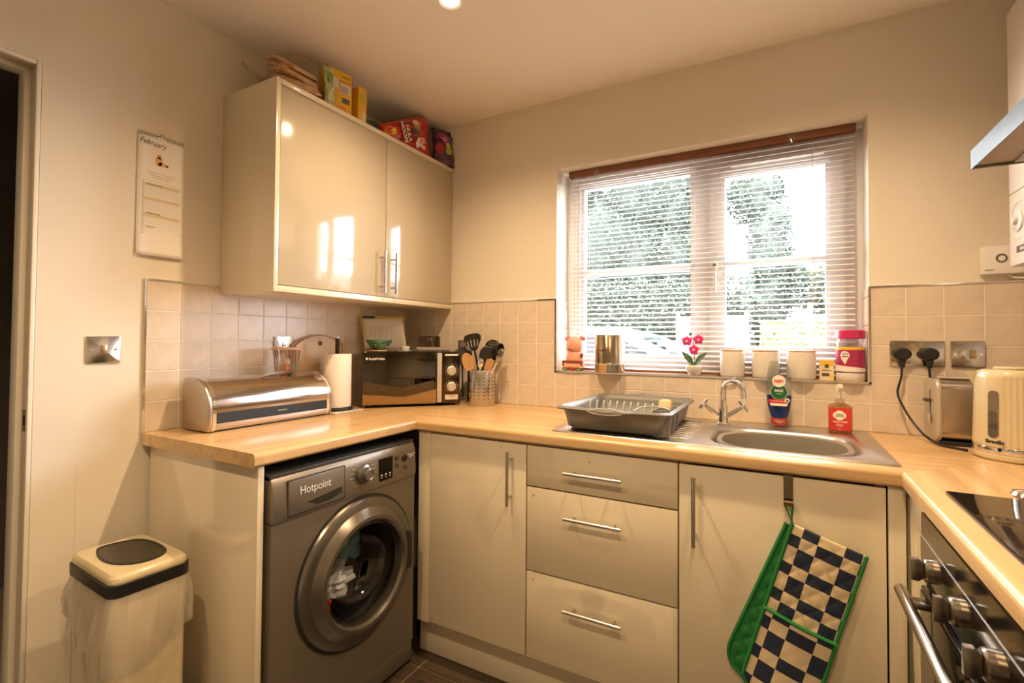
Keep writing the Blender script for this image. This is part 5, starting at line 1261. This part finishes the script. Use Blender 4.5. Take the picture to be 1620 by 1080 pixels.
ob('pump_collar', M().lathe([(0, 1.013), (.014, 1.013), (.0145, 1.016), (.0135, 1.026), (0, 1.027)], (hx, hy, 0)), clear('pump_clear', (.93, .88, .80), .12, .1), hw)
ob('pump_stem', M().lathe([(.0045, 1.027), (.0045, 1.050), (.0095, 1.052), (.0105, 1.062), (.009, 1.074), (0, 1.075)], (hx, hy, 0)), mat('pump_milky', (.80, .74, .64), .3), hw)
ob('nozzle', M().box(hx-.005, hx+.005, hy-.034, hy+.002, 1.062, 1.073, .002), mat('pump_milky', (0, 0, 0)), hw)

# ------------------------------------------------------------------ oven glove on its hook
hk = thing('over_door_hook', 'flat steel hook hanging over the sink cabinet door', 'hook', (1.857, FR, .800))
HKM = mat('hook_steel', (.16, .13, .09), .15, 1)
m = M(); m.box(1.846, 1.868, FR-.0035, FR-.0020, .795, .866); m.box(1.846, 1.868, FR-.003, FR+.020, .8645, .8665); ob('strap', m, HKM, hk)
m = M(); m.prism([(FR-.0035, .800), (FR-.0035, .795), (FR-.012, .788), (FR-.020, .791), (FR-.023, .800), (FR-.021, .800), (FR-.019, .793), (FR-.012, .790)], 'x', 1.846, 1.868); ob('hook_lip', m, mat('hook_brass', (.45, .36, .20), .15, 1), hk)
GL = thing('oven_glove', 'navy and cream chequered double oven glove with green binding hanging from the hook', 'oven glove', (1.865, FR-.015, .760))
def chk_mat():
    m = bpy.data.materials.new('chequered_cloth'); m.use_nodes = True; nt = m.node_tree; b = nt.nodes['Principled BSDF']
    uv = nt.nodes.new('ShaderNodeTexCoord'); ck = nt.nodes.new('ShaderNodeTexChecker'); ck.inputs['Scale'].default_value = 1
    mp = nt.nodes.new('ShaderNodeMapping'); mp.inputs['Location'].default_value = (.02, .02, .5)
    nt.links.new(uv.outputs['UV'], mp.inputs['Vector']); nt.links.new(mp.outputs['Vector'], ck.inputs['Vector'])
    ck.inputs['Color1'].default_value = (.018, .028, .060, 1); ck.inputs['Color2'].default_value = (.72, .58, .38, 1)
    nt.links.new(ck.outputs['Color'], b.inputs['Base Color']); b.inputs['Roughness'].default_value = .9
    n = nt.nodes.new('ShaderNodeTexNoise'); n.inputs['Scale'].default_value = 900; nt.links.new(uv.outputs['Object'], n.inputs['Vector'])
    bp_ = nt.nodes.new('ShaderNodeBump'); bp_.inputs['Strength'].default_value = .25; bp_.inputs['Distance'].default_value = .001; nt.links.new(n.outputs['Fac'], bp_.inputs['Height']); nt.links.new(bp_.outputs['Normal'], b.inputs['Normal'])
    return m
CHK = chk_mat(); GREEN = mat('green_cloth', (.012, .17, .035), .85, bump=.3, bs=500); CRMC = mat('cream_cloth', (.66, .50, .30), .9)
def stag(t, c):
    k = math.floor(t/(2*c)); r = t-k*2*c; w1 = 1.22*c   # cells alternate wide and narrow
    return 2*k+(r/w1 if r < w1 else 1+(r-w1)/(2*c-w1))
def panel(org, u, v, w, L, ydep, ma, nu=50, nv=90, puff=.0045, q=.036, cellu=.048, cellv=.036, off=(0, 0), round_bl=0, name='panel', bulge=.012, bind=True, parent=None, sides='all'):
    org, u, v = Vector(org), Vector(u).normalized(), Vector(v).normalized()
    def edge(a, b):   # a across 0..1, b down 0..1
        x = a*w; y = b*L
        if round_bl:
            r = round_bl
            yy = y-(L-r)
            if yy > 0:
                k = math.sqrt(max(0, 1-(yy/r)**2)); x = w/2+(x-w/2)*(1-(1-k)*.9)
        return x, y
    def f(a, b):
        x, y = edge(a, b)
        p1 = abs(math.sin(PI*(x+y*.75)/q)); p2 = abs(math.sin(PI*(x-y*.75)/q)); h = puff*(min(p1, p2)**.45)
        e_ = min(1, min(a, 1-a)*12)*min(1, min(b, 1-b)*16)
        return org+u*x+v*y+Vector((0, -ydep-h*e_-bulge*math.sin(PI*a)*.5, 0))
    m = M(); m.grid(f, nu, nv, lambda a, b: (stag(edge(a, b)[0]+off[0], cellu), stag(edge(a, b)[1]+off[1], cellv)))
    o = ob(name, m, ma, parent or GL, solid=.004, ang=180)
    if bind:
        n = 30; path = []
        L_ = [f(0, k/n) for k in range(n+1)]; B_ = [f(k/12, 1) for k in range(1, 12)]; R_2 = [f(1, 1-k/n) for k in range(n+1)]
        path = L_+B_+R_2 if sides == 'all' else (L_ if sides == 'l' else L_)
        ob('binding', M().tube([p+Vector((0, -.001, 0)) for p in path], .0066, 8, flat=.75), GREEN, o)
        if sides == 'all2': pass
    return o, f
vdir = (-.275, 0, -.961); udir = (.951, 0, -.309)
GY = FR-.012
bk, fb = panel((1.852, GY, .742), (.935, 0, -.355), (-.368, 0, -.930), .150, .44, -.004, GREEN, round_bl=.07, name='back_layer', puff=.004, q=.040, bulge=.004)
p1, f1 = panel((1.866, GY, .748), udir, vdir, .166, .47, .006, CHK, cellv=.0375, cellu=.047, off=(.028, .020), name='front_layer', puff=.0035, q=.040, bulge=.006, round_bl=.05)
og = Vector((1.866, GY, .748))+Vector(vdir).normalized()*.236
p2, f2 = panel(og, udir, vdir, .166, .234, .014, CHK, nv=50, cellv=.042, cellu=.052, off=(.040, .034), name='mitt_pocket', puff=.0010, bulge=.014, round_bl=.05)
ob('pocket_binding', M().tube([f2(k/16, 0)+Vector((0, -.001, 0)) for k in range(17)], .006, 8, flat=.7), GREEN, p2)
ob('hanging_loop', M().tube(smooth_path([(1.866, GY-.006, .748), (1.861, GY-.006, .762), (1.849, FR-.014, .792), (1.857, FR-.013, .7935), (1.867, FR-.014, .792), (1.864, GY-.006, .762), (1.866, GY-.007, .748)]), .0022, 8), GREEN, GL)

# ------------------------------------------------------------------ waste bin with liner
bn = thing('waste_bin', 'tall cream waste bin with black flap lid beside the end panel', 'bin', (.262, -1.368, .002), R(-2.75))
BW_, BD_ = .141, .089    # half sizes
ob('body', M().rbox(-BW_+.006, BW_-.006, -BD_+.006, BD_-.006, 0, .572, .022, 'z', 6, .004), CREAMP, bn, world=False)
m = M(); bridge_loops(m, [loopz(superr(0, 0, BW_-.004, BD_-.004, .025, 6), .572), loopz(superr(0, 0, BW_+.001, BD_+.001, .027, 6), .573), loopz(superr(0, 0, BW_+.002, BD_+.002, .028, 6), .602), loopz(superr(0, 0, BW_-.004, BD_-.004, .026, 6), .604)]); ob('rim_band', m, BLACK, bn, world=False)
m = M(); R_, _ = bridge_loops(m, [loopz(superr(0, 0, BW_-.003, BD_-.003, .026, 6), .6025), loopz(superr(0, 0, BW_-.001, BD_-.001, .028, 6), .608), loopz(superr(0, 0, BW_-.003, BD_-.003, .028, 6), .618), loopz(superr(0, 0, BW_-.010, BD_-.010, .026, 6), .625), loopz(superr(0, 0, BW_-.05, BD_-.04, .02, 6), .627)]); m.b.faces.new(R_[-1])
ob('lid', m, CREAMP, bn, world=False)
fl = [(-.100, -.046), (-.114, -.030), (-.112, .0), (-.100, .034), (-.078, .056), (-.03, .068), (.03, .069), (.075, .062), (.104, .040), (.112, .008), (.102, -.026), (.070, -.052), (.02, -.064), (-.04, -.062)]
def smooth_loop(p, n=5):
    out = []; k = len(p)
    for i in range(k):
        p0, p1, p2, p3 = [Vector((*p[(i+j-1) % k], 0)) for j in range(4)]
        for q in range(n):
            t_ = q/n; v = .5*((2*p1)+(-p0+p2)*t_+(2*p0-5*p1+4*p2-p3)*t_*t_+(-p0+3*p1-3*p2+p3)*t_**3); out.append((v.x*.93, v.y*.93))
    return out
sl_ = smooth_loop(fl)
ob('flap_rim', M().ring(sl_, [(a*.92, b*.92) for a, b in sl_], 'z', .622, .6300), BLACK, bn, world=False)
m = M(); R_, _ = bridge_loops(m, [loopz([(a*.915, b*.915) for a, b in sl_], .6292), loopz([(a*.60, b*.60) for a, b in sl_], .6286), loopz([(a*.25, b*.25) for a, b in sl_], .6282)]); m.b.faces.new(R_[-1])
ob('flap', m, mat('flap_dark', (.016, .010, .007), .25, coat=.12), bn, world=False)
# liner skirt hanging out under the band
random.seed(21)
lo_ = rl_ = superr(0, 0, BW_+.001, BD_+.001, .026, 6)
dense = []
for i in range(len(lo_)):
    a, b = Vector(lo_[i]), Vector(lo_[(i+1) % len(lo_)]); k = max(1, int((b-a).length/.006))
    for q in range(k): dense.append(a.lerp(b, q/k))
nD = len(dense); ph = [random.uniform(0, 6.28) for _ in range(8)]
def skirt(i, v):
    p = dense[i % nD]; s_ = i/nD; o_ = p.normalized()
    ang = math.atan2(p.y, p.x)
    # lowest over the near corner (+x,-y side), short on the left
    low = .110+.105*math.exp(-((ang+.75)/.75)**2)+.02*math.sin(3*ang+1)+.012*math.sin(7*ang+2)
    fold = (.0045*math.sin(s_*150+ph[0]+4*v)+.004*math.sin(s_*83+ph[1]-3*v)+.003*math.sin(s_*260+9*v+ph[2]))*(.15+v)
    puffo = .010*math.sin(PI*min(1, v*.9))+.008*v
    x = p.x+o_.x*(puffo+fold)+.002; y = p.y+o_.y*(puffo+fold)
    y = min(y, BD_+.03)
    return (x, y, .573-low*v+.004*math.sin(s_*60+ph[3])*v)
m = M(); nv = 22; V = [[m.b.verts.new(skirt(i, j/nv)) for j in range(nv+1)] for i in range(nD)]
for i in range(nD):
    for j in range(nv): m.b.faces.new((V[i][j], V[(i+1) % nD][j], V[(i+1) % nD][j+1], V[i][j+1]))
def film():
    m = bpy.data.materials.new('liner_film'); m.use_nodes = True; nt = m.node_tree; nt.nodes.remove(nt.nodes['Principled BSDF']); out = nt.nodes['Material Output']
    tr = nt.nodes.new('ShaderNodeBsdfTransparent'); df = nt.nodes.new('ShaderNodeBsdfDiffuse'); tl_ = nt.nodes.new('ShaderNodeBsdfTranslucent'); gl = nt.nodes.new('ShaderNodeBsdfGlossy')
    df.inputs[0].default_value = (.85, .80, .72, 1); tl_.inputs[0].default_value = (.85, .80, .72, 1); gl.inputs['Roughness'].default_value = .15
    a = nt.nodes.new('ShaderNodeMixShader'); a.inputs[0].default_value = .5; nt.links.new(df.outputs[0], a.inputs[1]); nt.links.new(tl_.outputs[0], a.inputs[2])
    b = nt.nodes.new('ShaderNodeMixShader'); b.inputs[0].default_value = .42; nt.links.new(tr.outputs[0], b.inputs[1]); nt.links.new(a.outputs[0], b.inputs[2])
    c = nt.nodes.new('ShaderNodeMixShader'); c.inputs[0].default_value = .12; nt.links.new(b.outputs[0], c.inputs[1]); nt.links.new(gl.outputs[0], c.inputs[2]); nt.links.new(c.outputs[0], out.inputs['Surface'])
    return m
ob('bin_liner', m, film(), bn, world=False, ang=180, label='crumpled translucent white bin liner')

# ------------------------------------------------------------------ things on top of the wall cabinet
CZ = 2.1225
FLAT = mat('flatbread', (.80, .58, .34), .75, col2=(.46, .22, .08), vs=45)
wp = thing('flatbread_pack', 'clear pack of stacked flatbreads on top of the wall cabinet at its near end', 'flatbreads', (.20, -.845, CZ), R(0))
for k in range(6):
    m = M(); zz = CZ+.044+k*.0175; n = 48; xo = .214-.007*k
    m.lathe([(0, 0), (.070, .000), (.083, .004), (.086, .009), (.082, .014), (.06, .017), (0, .018)], (0, 0, 0), n=n, rf=lambda t_, h, k=k: 1+.03*math.sin(3*t_+k*2)+.018*math.sin(7*t_+5*k))
    for v in m.b.verts: v.co.z += .003*math.sin(30*v.co.x+3*k)+.003*math.sin(26*v.co.y+2*k)-1.6*v.co.x*v.co.x*(1 if v.co.x > 0 else 0)
    m.b.transform(Matrix.Translation((xo, -.850+.006*math.sin(k*2), zz)) @ Matrix.Rotation(.08*math.sin(k*1.7), 4, 'X') @ Matrix.Rotation(.30, 4, 'Y'))
    ob('flatbread', m, FLAT, wp)
m = M(); m.lathe([(.0, .001), (.088, .001), (.094, .02), (.098, .07), (.096, .110), (.080, .145), (.05, .156), (0, .158)], (.203, -.850, CZ), n=80, rf=lambda t_, h: 1+.010*math.sin(9*t_+h*40))
ob('film', m, clear('film_clear', (.97, .95, .92), .05, .1), wp)
ob('film_twist', M().tube([(.13, -.93, CZ+.06), (.12, -.955, CZ+.075), (.10, -.975, CZ+.095), (.09, -.985, CZ+.11)], [.025, .008, .012, .016], 10, flat=.5), clear('film_clear2', (.92, .88, .82), .16, .12), wp)
# green bag
def bag(name, label, cat, c, size, rot, ma, taper=1.0, seed=0):
    """pillow pouch: width, height, depth; local x across, y thickness, z up"""
    random.seed(seed); w, h, dpt = size; t = thing(name, label, cat, c); t.rotation_euler = rot; ph = [random.uniform(0, 6.28) for _ in range(5)]
    def prof(a, b): return dpt/2*(max(0, math.sin(PI*a))**.5)*(max(0, math.sin(PI*min(1, b*.95+.03)))**.6)
    def f(s):
        def g(a, b):
            x = (a-.5)*w*(1-.10*math.sin(PI*b)); z = b*h*(taper+(1-taper)*min(1, a*1.15))
            cr_ = .003*math.sin(14*a+9*b+ph[0])+.003*math.sin(23*b-7*a+ph[1])
            return (x, s*(prof(a, b)+.0005)+cr_, z)
        return g
    m = M(); m.grid(f(-1), 20, 20, lambda a, b: (a, b)); m.grid(f(1), 20, 20, lambda a, b: (a, b)); bmesh.ops.remove_doubles(m.b, verts=m.b.verts[:], dist=.0012); bmesh.ops.recalc_face_normals(m.b, faces=m.b.faces[:])
    ob('pouch', m, ma, t, world=False, ang=180)
    return t, f(-1)
def patch(t, f, a0, a1, b0, b1, ma, name, off=.002, n=6, shape=None):
    m = M()
    if shape:
        pts = [f((a0+a1)/2+(a1-a0)/2*x, (b0+b1)/2+(b1-b0)/2*y) for x, y in shape]; c_ = Vector(f((a0+a1)/2, (b0+b1)/2)); c_.y -= off
        cv = m.b.verts.new(c_); vs = [m.b.verts.new((p[0], p[1]-off, p[2])) for p in pts]
        for i in range(len(vs)): m.b.faces.new((cv, vs[i], vs[(i+1) % len(vs)]))
    else: m.grid(lambda u, v: (lambda p: (p[0], p[1]-off, p[2]))(f(a0+(a1-a0)*u, b0+(b1-b0)*v)), n, n)
    return ob(name, m, ma, t, world=False, ang=180)
circ_s = [(math.cos(2*PI*k/24), math.sin(2*PI*k/24)) for k in range(24)]
GBM = mat('green_bag', (.36, .48, .18), .35, coat=.4, col2=(.60, .62, .36), vs=12)
FACE = R(90)  # rotate so the pouch front (-y) faces +x
t, f = bag('green_packet', 'pale green food packet between the flatbreads and the yellow boxes', 'packet', (.294, -.766, CZ+.001), (.040, .150, .026), (R(0), R(-4), R(80)), GBM, seed=2)
patch(t, f, .2, .8, .55, .85, mat('leaf_print', (.20, .34, .08), .5), 'leaf_print'); patch(t, f, .2, .8, .12, .45, mat('pale_print', (.55, .60, .36), .5), 'pale_print')
# yellow boxes
YB = mat('yellow_card', (.74, .40, .02), .45, coat=.2, var=.08, vs=10); ORB = mat('orange_card', (.72, .26, .02), .5); LBL = mat('label_grey', (.62, .56, .50), .6); BAR = mat('barcode', (.12, .10, .10), .6)
def cbox(label, c, w, dpt, h, rz_, seed, big=True):
    t = thing('cardboard_box', label, 'box', c, rz_)
    b_ = ob('carton', M().box(-w/2, w/2, -dpt/2, dpt/2, 0, h, .0015), YB, t, world=False)
    e_ = .0008
    if big:
        ob('flap', M().prism([(-w/2+.004, h*.10), (w*.1, h*.21), (w/2-.004, h*.02), (-w/2+.004, h*.02)], 'y', -dpt/2-.0022, -dpt/2-.0008), ORB, t, world=False)
        ob('print_panel', M().box(-w/2+.006, -w*.05, -dpt/2-e_, -dpt/2, h*.56, h*.80), LBL, t, world=False); ob('print_panel', M().box(w*.02, w/2-.006, -dpt/2-e_, -dpt/2, h*.50, h*.72), LBL, t, world=False)
        ob('barcode', M().box(w*.10, w/2-.010, -dpt/2-e_, -dpt/2, h*.28, h*.40), BAR, t, world=False)
        ob('title_band', M().box(-w*.02, w/2-.004, -dpt/2-e_, -dpt/2, h*.76, h*.78), BAR, t, world=False); text('MIGHTY', .010, (w*.24, -dpt/2-.0005, h*.88), '-y', BAR, t, world=False)
        for k in range(6): ob('bar', M().box(w*.05+k*.005, w*.05+k*.005+.0015, -dpt/2-.0014, -dpt/2-e_, h*.52, h*.66), BAR, t, world=False)
        ob('side_panel', M().box(w/2, w/2+e_, -dpt/2+.008, dpt/2-.008, h*.45, h*.85), ORB, t, world=False)
    else:
        ob('label', M().box(w*.0, w*.32, -dpt/2-e_, -dpt/2, h*.08, h*.36), LBL, t, world=False); ob('print_patch', M().box(-w*.35, w*.2, -dpt/2-e_, -dpt/2, h*.55, h*.80), mat('green_print', (.42, .42, .04), .5), t, world=False)
cbox('tall yellow and orange food box standing on the wall cabinet', (.240, -.698, CZ+.0005), .105, .075, .175, R(78), 1)
cbox('smaller yellow box just right of the tall one on the wall cabinet', (.252, -.602, CZ+.0005), .042, .090, .148, R(84), 2, False)
# crisps
RED = mat('crisp_red', (.58, .02, .015), .28, coat=.5, col2=(.40, .01, .01), vs=6); DRED = mat('crisp_dark_red', (.25, .008, .01), .3, coat=.4)
t, f = bag('crisp_multipack', 'large red crisp multipack marked 12 leaning on the wall cabinet top', 'crisps', (.262, -.300, CZ+.004), (.335, .216, .070), (R(-7), R(0), R(84)), RED, taper=.28, seed=5)
patch(t, f, .30, .66, .10, .90, DRED, 'dark_panel', .0015)
patch(t, f, .03, .23, .25, .80, mat('crisp_orange', (.75, .20, .02), .4), 'round_logo', .003, shape=circ_s); patch(t, f, .12, .21, .32, .62, mat('crisp_yellow', (.70, .62, .03), .4), 'yellow_spot', .0045, shape=circ_s)
patch(t, f, .55, .76, .55, .92, mat('snack_brown', (.42, .20, .06), .5), 'snack_picture', .0045, shape=circ_s); patch(t, f, .58, .70, .68, .92, mat('pale_picture', (.80, .62, .50), .5), 'pale_picture', .006, shape=circ_s); patch(t, f, .52, .66, .38, .62, mat('grey_picture', (.12, .10, .10), .5), 'dark_picture', .006, shape=circ_s)
patch(t, f, .60, .84, .10, .40, WHL, 'white_flash', .0055, shape=[(-1, -.4), (-.6, -1), (-.2, -.6), (.8, -.9), (1, .5), (.7, 1), (-.6, .8)])
pq = f(.73, .25); text('12', .040, (pq[0], pq[1]-.0085, pq[2]+.002), '-y', REDL, t, world=False, rot=-.15, bold=.001)
pq = f(.40, .45); text('HULA\nHOOPS', .030, (pq[0], pq[1]-.0068, pq[2]), '-y', WHL, t, world=False, rot=-1.35, bold=.0006)
pq = f(.09, .52); text('KP', .026, (pq[0], pq[1]-.0080, pq[2]), '-y', REDL, t, world=False, rot=-1.35, bold=.0006)
PUR = mat('crisp_purple', (.045, .012, .055), .28, coat=.5, col2=(.10, .015, .06), vs=9)
t, f = bag('snack_bag', 'dark purple snack bag at the corner end of the wall cabinet top', 'snack bag', (.300, -.067, CZ+.002), (.125, .205, .055), (R(-14), R(3), R(60)), PUR, seed=8)
patch(t, f, .12, .70, .50, .86, mat('purple_pink', (.30, .04, .14), .4), 'pink_picture', .003, shape=circ_s); patch(t, f, .30, .60, .56, .76, mat('pink_light', (.62, .16, .22), .4), 'light_picture', .0045, shape=circ_s)
patch(t, f, .08, .45, .22, .50, mat('snack_red', (.40, .03, .03), .4), 'red_picture', .003, shape=circ_s); patch(t, f, .50, .86, .26, .46, mat('snack_green', (.28, .34, .05), .4), 'green_picture', .003, shape=circ_s); patch(t, f, .55, .75, .42, .58, mat('snack_yellow', (.66, .42, .05), .4), 'yellow_picture', .0045, shape=circ_s)
t, f = bag('green_snack_packet', 'dark green packet mostly hidden behind the red crisp multipack', 'packet', (.150, -.38, CZ+.001), (.14, .12, .04), (R(0), R(0), R(80)), mat('snack_dark_green', (.02, .10, .04), .4, coat=.3), seed=11)
